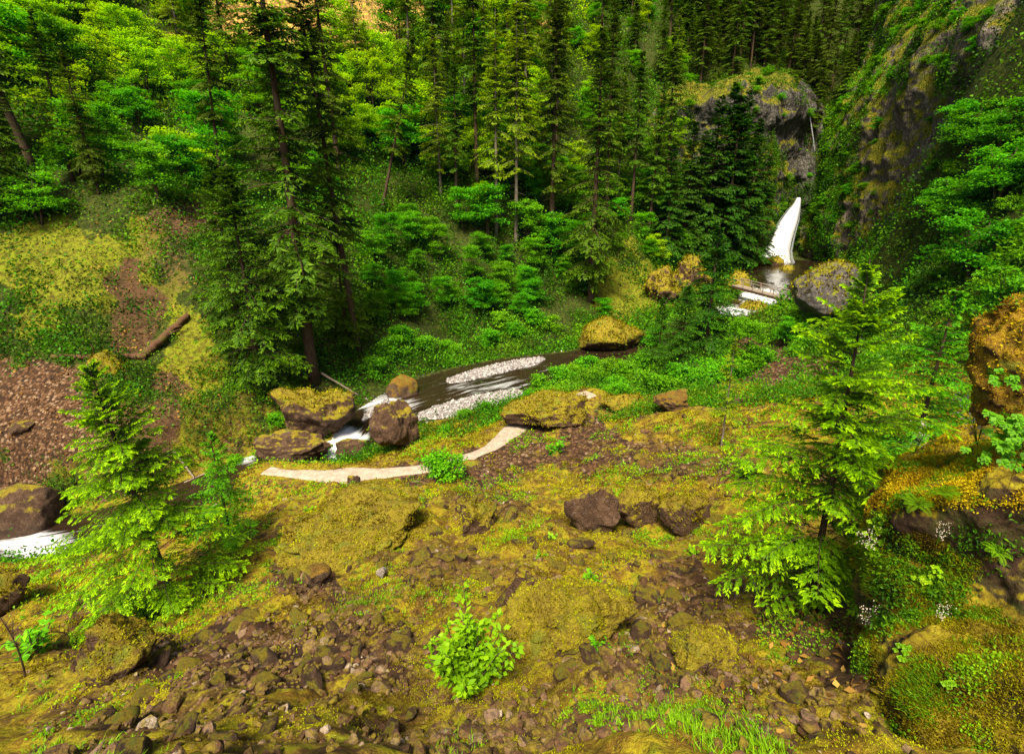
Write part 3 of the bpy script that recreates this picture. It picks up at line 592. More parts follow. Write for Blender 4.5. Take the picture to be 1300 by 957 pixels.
def forest(spots, protos, kind, cat, region, smin=.8, smax=1.1, tilt=.035, group=None, name='fir_tree'):
    """spots: (px, py of the foot[, height m or scale])"""
    P = hit([s[0] for s in spots], [s[1] for s in spots]); n0 = len(TREES)
    for s, p in zip(spots, P):
        k = s[3] if len(s) > 3 else int(RNG.integers(len(protos))); sc = (s[2] if len(s) > 2 and s[2] else rnd(smin, smax))
        e = put(protos[k % len(protos)], name, (p[0], p[1], p[2]-.15), sc*rnd(.95, 1.05), None, (rnd(-tilt, tilt), rnd(-tilt, tilt)), cat=cat, sz=sc)
        TREES.append((e, s[0], region, kind, group))
def jitter_spots(x0, x1, y0, y1, n, mind=14, avoid=()):
    out = []
    for _ in range(6000):
        if len(out) >= n: break
        x, y = RNG.uniform(x0, x1), RNG.uniform(y0, y1)
        if all(math.hypot(x-a, (y-b)*1.6) > mind for a, b in out) and all(not (ax0 < x < ax1 and ay0 < y < ay1) for ax0, ax1, ay0, ay1 in avoid): out.append((x, y))
    return out
def single(proto, name, px, py, s, label, cat, rz=None, tilt=(0, 0), group=None, sz=None, dz=0, parts=('trunk', 'crown')):
    p = at(px, py); return put(proto, name, (p.x, p.y, p.z-.1+dz), s, rz, tilt, parts, label, cat, group, sz)
fg = 'tall firs standing alone in the valley'
single(FIR[0], 'fir_tree', 398, 478, 1.06, 'huge dark fir with a bare straight lower trunk standing above the creek bend', 'tree', .3, group=fg)
single(FIR[2], 'fir_tree', 455, 446, 1.0, 'slightly leaning fir just right of the huge dark fir above the creek bend', 'tree', 1.2, (0, -.10), group=fg)
single(FIR[3], 'fir_tree', 750, 386, 1.06, 'big isolated fir with drooping boughs growing on the mossy mound by the creek', 'tree', 2.2, group=fg)
single(FIRW[1], 'fir_tree', 655, 296, 1.1, 'slim straight fir with a pale bare trunk rising above the creek gravel', 'tree', .7)
single(FIRW[1], 'fir_tree', 630, 288, .95, 'thin fir just left of the slim pale-trunked fir', 'tree', 1.7)
single(FIR[2], 'fir_tree', 484, 268, .72, 'fir whose dark trunk leans strongly to the right on the slope', 'tree', 0, (0, .26))
single(FIR[2], 'fir_tree', 606, 240, 1.0, 'mossy boughed fir between the leaning fir and the slim pale-trunked fir', 'tree', 2)
single(FIR[1], 'fir_tree', 556, 190, 1.0, 'fir with a reddish bare trunk high on the sunlit slope', 'tree', 1)
single(FIR[1], 'fir_tree', 45, 215, .95, 'dark fir with a bare leaning trunk in the upper left corner', 'tree', 1, (0, -.16))
single(FIR[3], 'fir_tree', -28, 300, .9, 'broad dark fir whose boughs reach in over the left edge above the bare scree', 'tree', 1.5)
single(FIR[2], 'fir_tree', 285, 255, .62, 'small fir with a dense round top and a thin leaning trunk on the left slope', 'tree', 2.5, (0, -.10))
single(FIR[3], 'fir_tree', 30, 285, .42, 'low dark fir beside the top of the mossy left slope', 'tree', 2.5)
single(HEM[0], 'hemlock_tree', 330, 480, 1.12, 'bushy dark hemlock covered to the ground left of the huge fir', 'tree', .5)
single(HEM[0], 'hemlock_tree', 300, 400, .9, 'hemlock with feathery boughs behind the upper end of the fallen log', 'tree', 2.5)
single(HEM[0], 'hemlock_tree', 440, 430, .8, 'shaded hemlock filling the gap behind the huge fir', 'tree', 3.5)
single(HEM[1], 'hemlock_tree', 893, 462, 1.35, 'young hemlock with hanging boughs in front of the wooden footbridge', 'tree', .5)
single(HEM[1], 'hemlock_tree', 862, 475, .9, 'low hemlock hiding the path left of the footbridge', 'tree', 3.5)
single(HEM[1], 'hemlock_tree', 835, 462, .75, 'short young hemlock left of the hanging-bough hemlock', 'tree', 1.5)
# foreground young conifers, fine needled
YA = conifer(6.1, .05, 1.95, 200, 16, 26, .36, .070, .021, -.06, .65, .085, shape=.5, matc='young', tipb=.4, sparse=.05)
YB = conifer(6.2, .06, 2.25, 200, 16, 24, .36, .075, .023, -.16, .7, .062, shape=.8, matc='young', tipb=.4, sparse=.3)
YC = conifer(5.2, .05, 1.8, 95, 12, 14, .40, .11, .032, .0, .5, .07, shape=.5, matc='shrub', tipb=.35, sparse=.2)
YD = conifer(6.0, .30, .9, 60, 8, 9, .42, .12, .035, .1, .4, .05, shape=.5, matc='firwarm', bark='barkpale', tipb=.5, sparse=.4, dead=10)
single(YA, 'young_conifer', 218, 752, 1.12, 'bright green young conifer at lower left leaning slightly away from the talus', 'tree', .3, (0, -.07))
single(YC, 'young_conifer', 292, 682, .80, 'small dark young conifer tucked behind the right side of the lower left conifer', 'tree', 1.3)
single(YB, 'young_conifer', 1030, 754, .92, 'bright green young conifer with a dark trunk on the lower right slope', 'tree', 2.3, (0, .03))
single(YC, 'young_conifer', 1155, 592, .85, 'shaded thin conifer behind the bright lower right conifer', 'tree', 1.0)
single(YD, 'young_conifer', 915, 572, .85, 'spindly conifer with a thin pale trunk on the open talus slope', 'tree', 1.0)
single(YC, 'young_conifer', 1085, 470, 1.1, 'young conifer standing just below the huge moss-capped boulder', 'tree', 3.0)
# forest groups
RW = 'left'
forest([(700, 300, 1.0, 1), (770, 270, .95, 1), (800, 285, .9, 2), (823, 300, .75, 1), (845, 262, .95, 2), (705, 190, .95, 2), (580, 270, .6, 1)], FIR, 'dark fir', 'tree', 'on the slope behind the creek', group='dark firs on the slope behind the creek')
forest([(520, 150, .95), (590, 150, .95), (668, 140, 1), (700, 110, .9)], FIRW, 'sunlit yellow-green fir', 'tree', 'high in the middle of the sunlit slope', group='sunlit firs on the middle slope')
forest([(15, 120, .7), (95, 240, .42, 0), (360, 225, .55, 0), (130, 262, .36, 3), (0, 200, .6, 3)], FIR, 'dark fir', 'tree', 'among the maples on the left slope', group='firs among the maples on the left slope')
forest([(865, 330, 1.35), (890, 345, 1.5), (915, 350, 1.75), (937, 350, 1.35), (955, 345, 1.2), (845, 325, 1.1), (905, 335, 1.6), (878, 340, 1.2), (925, 342, 1.6)], CED, 'dark pointed cedar', 'tree', 'against the cliff left of the waterfall', .9, 1.2, .02, group='cedars at the foot of the waterfall cliff', name='cedar_tree')
# the clifftop forest above the falls
top = []
for i, x in enumerate(np.linspace(775, 1130, 24)): top.append((x+rnd(-6, 6), rnd(62, 92) if x < 1040 else rnd(30, 70), rnd(.7, .95)))
def forest_world(pts, protos, kind, region, group, smin, smax, name='fir_tree'):
    for (x, y) in pts:
        z = float(Hf(np.array([x]), np.array([y]))[0]); sc = rnd(smin, smax)
        e = put(protos[int(RNG.integers(len(protos)))], name, (x, y, z-.3), sc, None, (rnd(-.03, .03), rnd(-.03, .03)), cat='tree')
        TREES.append((e, float(proj(x, y, z)[0]), region, kind, group))
ctp = []
for _ in range(4000):
    if len(ctp) >= 150: break
    Y = RNG.uniform(118, 195); px = RNG.uniform(740, 1180); x = (px-650)/FPX*(Y*CT+0-ST*25)*1.02
    if all(math.hypot(x-a, Y-b) > 2.6 for a, b in ctp): ctp.append((x, Y))
forest_world(ctp, FIR+FIR[:2]+FIR[3:], 'dark fir', 'on the shaded clifftop above the waterfall', 'dark firs on the clifftop above the waterfall', .45, .85)
# slope fill
forest(jitter_spots(862, 1010, -30, 100, 56, 11), FIR, 'dark fir', 'tree', 'right above the grey waterfall cliff', .5, .8, group='dark firs right above the grey cliff')
forest(jitter_spots(430, 860, 20, 260, 11, 48), FIRW+FIR[1:2], 'slender fir', 'tree', 'scattered up the wooded middle slope', .55, .9, group='slender firs scattered up the middle slope')
forest(jitter_spots(-60, 400, -40, 200, 7, 60, ((270, 420, -60, 90),))[:3], FIR[:2]+FIRW, 'slender fir', 'tree', 'scattered up the left slope', .4, .65, group='slender firs scattered up the left slope')
# maples
forest(jitter_spots(40, 420, 60, 260, 34, 28, ((270, 420, 0, 60),)), MAP+MAP+LIM, 'bright bushy maple', 'tree', 'on the leafy upper left slope', .7, 1.15, group='maples on the leafy left slope', name='maple_tree')
forest(jitter_spots(-40, 500, -30, 130, 38, 24, ((255, 500, -60, 88),)), LIM, 'sunlit lime maple', 'tree', 'below the golden scree', .8, 1.3, group='lime green maples below the golden scree', name='maple_tree')
forest(jitter_spots(600, 880, 10, 340, 60, 20), MAP+LIM[:1], 'leafy maple', 'tree', 'under the firs of the middle slope', .6, 1.1, group='maples under the firs of the middle slope', name='maple_tree')
forest(jitter_spots(425, 680, -10, 240, 44, 20, ((400, 500, -60, 75), (670, 720, 60, 150))), LIM+LIM+MAP[:1], 'lime green maple', 'tree', 'on the sunlit slope by the huge fir', .9, 1.5, group='lime maples on the sunlit middle slope', name='maple_tree')
forest(jitter_spots(470, 860, 300, 410, 36, 19, ((760, 830, 330, 400),)), MAP[:], 'low shaded maple', 'tree', 'along the far bank of the creek', .4, .7, group='low maples along the far bank of the creek', name='maple_tree')
single(MAP[0], 'maple_tree', 205, 275, .78, 'layered bright green maple spreading wide above the mossy left slope', 'tree')
single(MAP[2], 'maple_tree', 55, 290, .8, 'blue-green maple with flat layers at the left edge above the mossy slope', 'tree')
single(MAP[1], 'maple_tree', 590, 300, .8, 'rounded bright maple in the shade above the creek gravel', 'tree')
single(MAP[2], 'maple_tree', 612, 400, .85, 'rounded maple overhanging the far bank of the creek', 'tree')
single(MAP[1], 'maple_tree', 855, 330, .8, 'bright maple left of the dark pointed cedars', 'tree')
single(MAP[2], 'maple_tree', 1006, 432, .62, 'compact bright green maple beside the footbridge and the path', 'tree')
single(MAP[1], 'maple_tree', 938, 470, .55, 'bright green maple in front of the left end of the footbridge', 'tree')
single(MAP[2], 'maple_tree', 830, 440, .5, 'small maple on the near creek bank right of the mossy mound', 'tree')
forest([(350, 520, .9), (375, 530, .7), (330, 540, .8), (290, 540, .7), (500, 460, 1.3), (475, 475, 1.2), (540, 455, 1.4), (510, 440, 1.6), (570, 445, 1.4), (620, 445, 1.3), (655, 438, 1.1), (700, 425, 1.2), (735, 415, .9), (680, 420, 1.4), (640, 425, 1.5)], SHR, 'leafy shrub', 'shrub', 'on the far bank of the creek', group='shrubs on the far bank of the creek', name='shrub')
forest([(690, 492, 1.1), (715, 480, 1.2), (735, 500, .9), (755, 476, 1.2), (775, 468, 1.2), (800, 470, 1.1), (800, 500, 1.0), (818, 497, 1.2), (835, 493, 1.2), (852, 494, 1.3), (868, 490, 1.3), (885, 488, 1.4), (902, 483, 1.4), (920, 479, 1.4), (938, 474, 1.3), (955, 468, 1.2), (972, 462, 1.0), (1010, 447, 1.2), (1035, 440, 1.2), (1060, 435, 1.1), (783, 503, .9), (770, 505, .6), (590, 530, .8), (565, 548, .5), (615, 528, .5), (700, 508, .8), (820, 462, 1.1), (462, 565, .7), (780, 488, .8), (670, 508, .6), (725, 473, 1.0), (745, 466, 1.1), (762, 462, 1.0), (918, 420, 1.3), (900, 428, 1.4), (885, 420, 1.3), (1018, 412, 1.4), (1035, 405, 1.3), (990, 418, 1.0), (1028, 420, 1.5)], SHR, 'bright green shrub', 'shrub', 'on the bank between creek and path', group='shrubs between the creek and the path', name='shrub')
single(SHR[0], 'shrub', 563, 612, .85, 'bright shrub hiding a stretch of the pale path', 'shrub')
# right canyon wall: bushes rooted on the cliff mesh and slope
def cliff_spots(V, N, n, box, seed):
    r = np.random.default_rng(seed); v = V.reshape(-1, 3); px, py = proj(v[:, 0], v[:, 1], v[:, 2]); ok = np.where((px > box[0]) & (px < box[1]) & (py > box[2]) & (py < box[3]))[0]
    out = []
    for i in r.permutation(ok):
        if all(np.linalg.norm(v[i]-o) > 3.0 for o in out): out.append(v[i])
        if len(out) >= n: break
    return out
def cliff_bushes(V, N, n, box, seed, region, group, protos=SHR+MAP[2:], smin=.4, smax=1.):
    for p in cliff_spots(V, N, n, box, seed):
        k = int(RNG.integers(len(protos))); s = rnd(smin, smax)*(1.5 if k < 2 else .55)
        e = put(protos[k], 'shrub', tuple(p-np.array([0, 0, .4])), s, None, (rnd(-.2, .2), rnd(-.2, .2)), cat='shrub'); TREES.append((e, float(proj(*p)[0]), region, 'green shrub', group))
cliff_bushes(RCV, RCN, 30, (1035, 1120, 90, 300), 1, 'on the right cliff far end', 'shrubs on the far end of the right cliff')
cliff_bushes(RCV, RCN, 34, (1110, 1260, -40, 110), 2, 'along the brow of the right cliff', 'shrubs along the brow of the right cliff')
cliff_bushes(RCV, RCN, 22, (1180, 1300, 130, 330), 3, 'on the face of the right cliff', 'shrubs on the face of the right cliff')
cliff_bushes(LCV, LCN, 34, (870, 1030, 85, 330), 4, 'on the grey waterfall cliff', 'shrubs on the grey waterfall cliff', SHR)
forest(jitter_spots(1185, 1340, 150, 450, 60, 16), SHR+SHR+MAP[2:], 'leafy bush', 'shrub', 'at the foot of the right cliff', .5, .85, group='bushes on the slope below the right cliff', name='shrub')
# ------------------------------------------------------------------ labels: nth of its row, counted from the left
ORD = ['first', 'second', 'third', 'fourth', 'fifth', 'sixth', 'seventh', 'eighth', 'ninth', 'tenth']+[f'{k}th' for k in range(11, 21)]+['21st', '22nd', '23rd']+[f'{k}th' for k in range(24, 31)]+['31st', '32nd', '33rd']+[f'{k}th' for k in range(34, 41)]+['41st', '42nd', '43rd']+[f'{k}th' for k in range(44, 51)]+[f'{k}'+('st' if k%10==1 else 'nd' if k%10==2 else 'rd' if k%10==3 else 'th') for k in range(51, 111)]+['111th', '112th', '113th']+[f'{k}th' for k in range(114, 130)]
def label_rows():
    rg = {}
    for t_ in TREES: rg.setdefault((t_[2], t_[3]), []).append(t_)
    for (reg, kind), L in rg.items():
        L.sort(key=lambda q: q[0].location.y); n_ = len(L); rows = 1 if n_ <= 30 else -(-n_//30)
        for k in range(rows):
            sub = sorted(L[k*n_//rows:(k+1)*n_//rows], key=lambda q: q[1]); rw = '' if rows == 1 else (', front row' if k == 0 else (', back row' if k == rows-1 else f', {ORD[k]} row'))
            for i, q in enumerate(sub): tag(q[0], f'{kind} {reg}{rw}, {ORD[i]} from left', group=q[4] or f'{kind}s {reg}')
    TREES.clear()
label_rows()
# ------------------------------------------------------------------ waterfall
def strip(name, cps, mat, nu=13, nv=60, bulge=.6, seed=1):
    C = np.array([PY(a, b, y) for a, b, y, w in cps]); wv = np.array([w*(y*CT-c[2]*ST)/FPX for (a, b, y, w), c in zip(cps, C)])
    s = np.linspace(0, 1, len(cps)); q = np.linspace(0, 1, nv); Cc = np.stack([np.interp(q, s, C[:, k]) for k in range(3)], -1); Wc_ = np.interp(q, s, wv)
    for _ in range(5): Cc[1:-1] = (Cc[:-2]+2*Cc[1:-1]+Cc[2:])/4
    u = np.linspace(-1, 1, nu); tow = unit(-Cc*np.array([1, 1, 0]))
    lat = np.stack([-tow[:, 1], tow[:, 0], tow[:, 0]*0], -1)*-1
    V = Cc[:, None]+lat[:, None]*(u[None, :, None]*Wc_[:, None, None])+tow[:, None]*((1-u[None]**2)[..., None]*Wc_[:, None, None]*bulge)
    V = V+fbm(V*np.array([1, 1, .2]), .8, seed, 3)[..., None]*.10*tow[:, None]
    A = np.stack([np.repeat(u[None], nv, 0).ravel(), np.repeat(q[:, None], nu, 1).ravel(), np.zeros(nu*nv)], -1)
    return mobj(name, V.reshape(-1, 3), grid_faces(nv, nu), mat, None, {'flow': A})
m, n, out = newmat('falling_water'); t = NT(n); fl_ = t.node('ShaderNodeAttribute', attribute_name='flow').outputs['Vector']
mp = t.node('ShaderNodeMapping'); mp.inputs['Scale'].default_value = (7, .9, 1); t.L(fl_, mp.inputs[0]); nn = t.noise(1, 5, .6, mp.outputs[0], .5)
sx = t.node('ShaderNodeSeparateXYZ'); t.L(fl_, sx.inputs[0]); ed = t.math('ABSOLUTE', sx.outputs[0])
col = t.ramp(nn, [(.30, (.38, .44, .52)), (.48, (.66, .70, .76)), (.62, (.84, .86, .89))])  # blue-grey shading of the fall painted in as noise streaks
b = t.bsdf(None, col, .5, .3); tr = t.node('ShaderNodeBsdfTransparent'); mx = t.node('ShaderNodeMixShader')
t.L(t.ramp(t.math('ADD', t.math('MULTIPLY', ed, 1.), t.math('MULTIPLY', t.math('SUBTRACT', nn, .5), 1.4)), [(.50, 0.), (1.10, 1.)]), mx.inputs[0]); t.L(b, mx.inputs[1]); t.L(tr.outputs[0], mx.inputs[2]); t.L(mx.outputs[0], out.inputs[0]); M['fall'] = m
wf = strip('waterfall', [(1014, 251, 112, 2.5), (1012, 259, 111.4, 4.5), (1007, 268, 110.5, 8), (1001.5, 280, 109, 11.5), (997, 290, 108, 13), (992, 303, 107, 14.5), (987, 318, 106, 16.5), (981, 327, 105, 23), (973, 336, 104, 34)], M['fall'])
tag(wf, 'white waterfall plunging from the dark slot into the pool', 'waterfall')
uf = strip('waterfall', [(1027, 134, 115, .3), (1028, 146, 114.5, .6), (1030, 160, 114, .8), (1033, 180, 114, .7), (1034, 192, 114, .25)], M['fall'], 7, 40, .3, 5)
m2 = M['fall'].copy(); m2.name = 'thin_falling_water'; m2.node_tree.nodes['Principled BSDF'].inputs['Alpha'].default_value = .5; uf.data.materials.clear(); uf.data.materials.append(m2)
tag(uf, 'thin ribbon of water in the cleft high above the main waterfall', 'waterfall')
# ------------------------------------------------------------------ rocks
def ico(sub):
    bm = bmesh.new(); bmesh.ops.create_icosphere(bm, subdivisions=sub, radius=1); V = np.array([v.co[:] for v in bm.verts]); F = np.array([[v.index for v in f.verts] for f in bm.faces]); bm.free(); return V, F
ICO = {k: ico(k) for k in (1, 2, 3, 4, 5, 6)}
def rock_mesh(sub, size, seed, cuts=9, rough=.07, flat=.75, soft=0.):
    r = np.random.default_rng(seed); V, F = ICO[sub]; V = V.copy()
    for i in range(cuts):
        nn_ = unit(r.normal(size=3)); d = r.uniform(flat-.12, flat+.1); ex = np.maximum(0, V@nn_-d); V = V-ex[:, None]*nn_*(1-soft)
    V = V*(1+fbm(V, .9, seed, 3)[:, None]*rough*3.2); N = unit(V); V = V+N*(fbm(V, .3, seed+3, 4)*rough*1.3+np.abs(vn(V, .16, seed+5))*rough*.8-np.abs(vn(V, .35, seed+7))*rough*.9)[:, None]
    return V*np.array(size), F
def rock_data(name, sub, size, seed, mat, **k): V, F = rock_mesh(sub, size, seed, **k); return mesh_data(name, V, F, mat, None, True)
ROCKS = []
def boulder(px, py, w, h, mat, label, seed, deep=.9, rz=0, cuts=9, rough=.07, sub=5, sink=.28, cat='boulder', flat=.75, name='boulder', soft=0., tilt=(0, 0), group=None):
    p = at(px, py, 0); f = p.y*CT-p.z*ST; W_ = w*f/FPX; H_ = h*f/FPX
    V, F = rock_mesh(sub, (W_*.56, W_*.56*deep, H_*.72), seed, cuts, rough, flat, soft)
    o = mobj(name, V, F, mat); o.location = (p.x*(1+.2*W_/f), p.y+W_*.30*deep, p.z+H_*(.5-sink)+.1*H_); o.rotation_euler = (tilt[0], tilt[1], rz); tag(o, label, cat, group); ROCKS.append(o); return o
boulder(505, 578, 56, 60, M['rock'], 'big brown boxy boulder between the path and the creek', 3, .9, .3, 14, .09, 6, .14, flat=.62)
boulder(408, 556, 92, 74, M['rockmoss'], 'large mossy block with plants on top beside the creek bend', 8, .7, .1, 12, .09, 6, .15, flat=.64)
boulder(374, 590, 104, 36, M['rock'], 'low flat brown boulder behind the left end of the pale path', 12, .55, .05, 12, .09, 6, .15, flat=.62)
boulder(448, 578, 42, 22, M['rock'], 'wet dark rock beside the small cascade', 15, .7, .3, 9, .07, 4)
boulder(512, 503, 36, 28, M['rockrust'], 'rounded orange-brown boulder at the far edge of the creek', 19, .8, .3, 7, .04, 4, .2, soft=.3)
boulder(698, 545, 100, 34, M['rockmoss'], 'mossy overhanging outcrop at the right end of the visible path', 23, .55, .25, 8, .08, 5, .1)
boulder(1062, 394, 100, 58, M['rockgrey'], 'huge grey boulder capped with yellow moss below the right cliff', 26, .8, .2, 9, .05, 6, .25, tilt=(0, .12))
boulder(768, 446, 78, 40, M['rockfull'], 'low mossy boulder with a greyish face at the foot of the mound', 31, .8, .2, 8, .06, 5, .15)
boulder(983, 338, 22, 13, M['rockmoss'], 'small mossy rock in front of the foot of the waterfall', 33, .8, 0, 7, .05, 4)
boulder(1000, 343, 16, 9, M['rockfull'], 'small green rock at the edge of the plunge pool', 34, .8, 0, 7, .05, 4)
boulder(962, 340, 30, 8, M['rockmoss'], 'reddish rocky ledge left of the foot of the waterfall', 36, .8, 0, 7, .05, 4)
boulder(456, 706, 176, 42, M['rockfull'], 'wide moss covered hummock in the middle of the talus slope', 41, .7, .1, 9, .12, 6, .40, soft=.3)
boulder(757, 674, 66, 50, M['rock'], 'dark brown angular rock with a pointed lower end', 44, .7, -.5, 10, .07, 5, .2, tilt=(0, .25))
boulder(812, 664, 66, 42, M['rockmoss'], 'moss topped rock right of the dark brown angular rock', 47, .7, .2, 8, .08, 5, .2)
boulder(866, 668, 62, 46, M['rockmoss'], 'rock with a dark grey underside at the right end of the mossy ridge', 48, .7, .4, 8, .08, 5, .2)
boulder(604, 686, 48, 34, M['rockmoss'], 'squat mossy rock right of the wide moss covered hummock', 52, .8, .4, 8, .08, 5, .2)
boulder(722, 826, 140, 62, M['rockfull'], 'broad moss covered boulder low in the centre of the talus', 55, .8, .4, 9, .11, 6, .40, soft=.2)
boulder(672, 800, 50, 60, M['rock'], 'brown rock with tiny plants at the left end of the broad mossy boulder', 57, .8, .4, 9, .08, 5, .25)
boulder(150, 866, 72, 62, M['rockmoss'], 'blocky brown boulder at the bottom left of the talus', 61, .9, .2, 10, .07, 5, .2)
boulder(34, 660, 84, 56, M['rock'], 'dark smooth boulder beside the creek at the left edge', 63, .8, .5, 7, .035, 5, .15, soft=.2)
boulder(-8, 780, 60, 50, M['rockmoss'], 'dark mossy rock cut by the left edge of the frame', 64, .8, .5, 8, .06, 5, .2)
boulder(842, 388, 50, 34, M['rockmoss'], 'mossy hump left of the taller hump beyond the mound', 67, .8, .5, 9, .11, 5, .3)
boulder(872, 380, 46, 42, M['rockmoss'], 'taller green mossy hump beyond the mound', 68, .8, .5, 9, .11, 5, .3)
boulder(936, 376, 34, 22, M['rockfull'], 'mossy rock under the left end of the footbridge', 71, .8, .5, 7, .08, 4, .2)
boulder(958, 392, 32, 12, M['rockmoss'], 'brown rounded rock in the creek below the footbridge', 72, .8, .5, 7, .05, 4, .2)
boulder(893, 856, 76, 40, M['rockmoss'], 'brown mossy mound of rock near the lower right of the talus', 75, .8, .5, 8, .08, 5, .2)
boulder(852, 530, 48, 22, M['rockrust'], 'golden moss covered rock on the upper talus', 77, .8, .5, 8, .08, 5, .2)
boulder(790, 520, 56, 18, M['rockfull'], 'long mossy rock at the top of the talus', 78, .6, .2, 8, .08, 5, .2)
boulder(402, 752, 32, 24, M['rockrust'], 'small square rock with golden moss in the loose stones', 81, .9, .6, 10, .05, 4, .15, tilt=(0, -.4))
boulder(448, 614, 17, 18, M['rock'], 'pointed stone at the near edge of the path', 83, .9, .6, 10, .07, 3, .2)
boulder(592, 593, 38, 12, M['rock'], 'flat rock under the path bend', 84, .6, .1, 10, .07, 4, .2)
boulder(28, 545, 30, 14, M['rock'], 'flat brown rock lying on the bare left scree', 85, .8, .1, 10, .07, 4, .2)
boulder(130, 470, 40, 26, M['rockfull'], 'mossy lump under the end of the fallen log', 86, .8, .1, 8, .07, 4, .2)
boulder(487, 748, 13, 12, M['pale'], 'pale square stone left of the centre of the talus', 88, .9, .4, 11, .04, 3, .1, 'stone') if False else boulder(487, 748, 14, 13, M['pale'], 'pale square stone left of the centre of the talus', 88, .9, .4, 11, .04, 3, .1, cat='stone', name='stone')
boulder(1255, 395, 30, 20, M['rockgold'], 'small golden rock', 89) if False else None
# the golden outcrop at the right edge, near
def fixed_rock(loc, size, mat, label, seed, **k):
    V, F = rock_mesh(k.pop('sub', 6), size, seed, **k); o = mobj('mossy_outcrop', V, F, mat); o.location = loc; tag(o, label, 'outcrop'); ROCKS.append(o); return o
og = fixed_rock(tuple(PY(1352, 455, 4.0)+np.array([.02, .2, -.10])), (.37, .5, .80), M['rockgold'], 'golden moss outcrop bulging in from the right edge', 91, cuts=9, rough=.13, soft=.4)
# the near bank at the lower right
bank, BV, BN = relief('bank', [
 [(1085, 1060, 3.5), (1130, 1080, 2.6), (1240, 1100, 2.3), (1480, 1100, 2.0)],
 [(1098, 930, 4.0), (1145, 880, 3.2), (1235, 870, 2.9), (1480, 870, 2.4)],
 [(1096, 820, 4.6), (1140, 806, 3.9), (1235, 800, 3.6), (1480, 790, 2.9)],
 [(1096, 740, 4.9), (1130, 720, 4.4), (1230, 710, 4.0), (1480, 700, 3.1)],
 [(1104, 660, 5.3), (1136, 632, 4.7), (1235, 622, 4.1), (1480, 600, 3.1)],
 [(1112, 625, 6.1), (1150, 585, 5.6), (1240, 560, 5.0), (1480, 540, 3.6)],
 [(1112, 650, 7.6), (1160, 590, 7.6), (1250, 545, 7.2), (1480, 520, 5.5)]], 340, 340, None, .24, 95, None, 'structure', .14)
m, n, out = newmat('bank_earth'); t = NT(n); nm = t.noise(2.2, 6, .68, None, .4); nf = t.noise(14, 5, .72)
soil = t.ramp(nm, [(.3, (.028, .015, .009)), (.55, (.085, .048, .028)), (.75, (.17, .105, .065))]); soil = t.mix(t.ramp(nf, [(.35, .7), (.55, 0.)]), soil, (.02, .014, .006))
ms = t.ramp(t.noise(5, 5, .7), [(.3, (.09, .06, .008)), (.5, (.22, .17, .010)), (.7, (.34, .30, .016))]); ms = t.mix(t.ramp(nf, [(.35, .8), (.5, 0.)]), ms, (.07, .04, .008))
f = t.ramp(t.math('ADD', t.math('MULTIPLY', t.nz(), .75), t.math('MULTIPLY', nm, 1.2)), [(.86, 0.), (1.08, 1.)]); gm = t.ramp(t.math('ADD', nm, t.math('MULTIPLY', nf, .3)), [(.58, 0.), (.72, .55)])
t.bsdf(out, t.mix(f, t.mix(gm, soil, (.05, .075, .008)), ms), .92, .15, t.bump(nf, .9, .04)); bank.data.materials.clear(); bank.data.materials.append(m)
# loose rocks of the talus: each one a thing
RP = [rock_data('rock', 3, (1, rnd(.6, .9), rnd(.45, .75)), 200+i, M['rock' if i % 3 else 'rockmoss'], cuts=11, rough=.05, flat=.68) for i in range(10)]
def polar(n, r0, r1, a0=-52, a1=52, seed=1, k=None):
    r = np.random.default_rng(seed); a = np.radians(r.uniform(a0, a1, n)); R_ = np.exp(r.uniform(math.log(r0), math.log(r1), n)); x = np.sin(a)*R_; y = np.cos(a)*R_; return x, y
def ground_pts(x, y):
    z = Hf(x, y); mk_ = patches(x, y, z); Dc_, Zc_, Wc_, _ = near_line(x, y, CKs, CWs); Dp_, _, _, _ = near_line(x, y, PAs, PWs)
    return z, mk_, Dc_/Wc_, Dp_
def norms(x, y):
    e = .15; return unit(np.stack([-(Hf(x+e, y, False)-Hf(x-e, y, False))/(2*e), -(Hf(x, y+e, False)-Hf(x, y-e, False))/(2*e), np.ones(len(x))], -1))
x, y = polar(5200, 3.6, 30, -50, 46, 11); z, mk_, dc, dp = ground_pts(x, y); px, py = proj(x, y, z)
w = .06+.6*mk_['scree']+.35*sst(.1, .6, fbm(np.stack([x, y, x*0], -1), 2.0, 61)); ok = (np.random.default_rng(5).random(len(x)) < w) & (dp > 1.2) & (dc > 1.3) & (px > -30) & (px < 1090) & (py > 490) & (py < 1000); idx = np.where(ok)[0]
taken = []; n_rock = 0; LOOSE = []
REG = [((-99, 330), (0, 2000), 'in the lower left of the talus'), ((330, 560), (0, 2000), 'on the talus left of the bright leafy shrub'), ((560, 760), (0, 2000), 'on the talus around the broad moss covered boulder'), ((760, 2000), (0, 2000), 'on the talus towards the lower right conifer')]
for i in idx:
    s = float(np.clip(np.random.default_rng(i).lognormal(-1.9, .5), .07, .42)); dd = math.hypot(x[i], y[i]); s = min(max(s, .010*dd), .045*dd)
    if any(math.hypot(x[i]-a, y[i]-b) < (s+c)*.8 for a, b, c in taken): continue
    taken.append((x[i], y[i], s)); o = link('rock', RP[int(RNG.integers(10))]); o.location = (x[i], y[i], z[i]+s*.12); o.scale = (s, s, s*rnd(.8, 1.1)); o.rotation_euler = (rnd(-.5, .5), rnd(-.5, .5), rnd(0, 6.28))
    far_ = py[i] < 650; reg = 'on the upper talus below the path' if far_ else next(r_[2] for r_ in REG if r_[0][0] <= px[i] < r_[0][1])
    LOOSE.append((o, px[i], py[i], s, reg)); n_rock += 1
    if n_rock >= 290: break
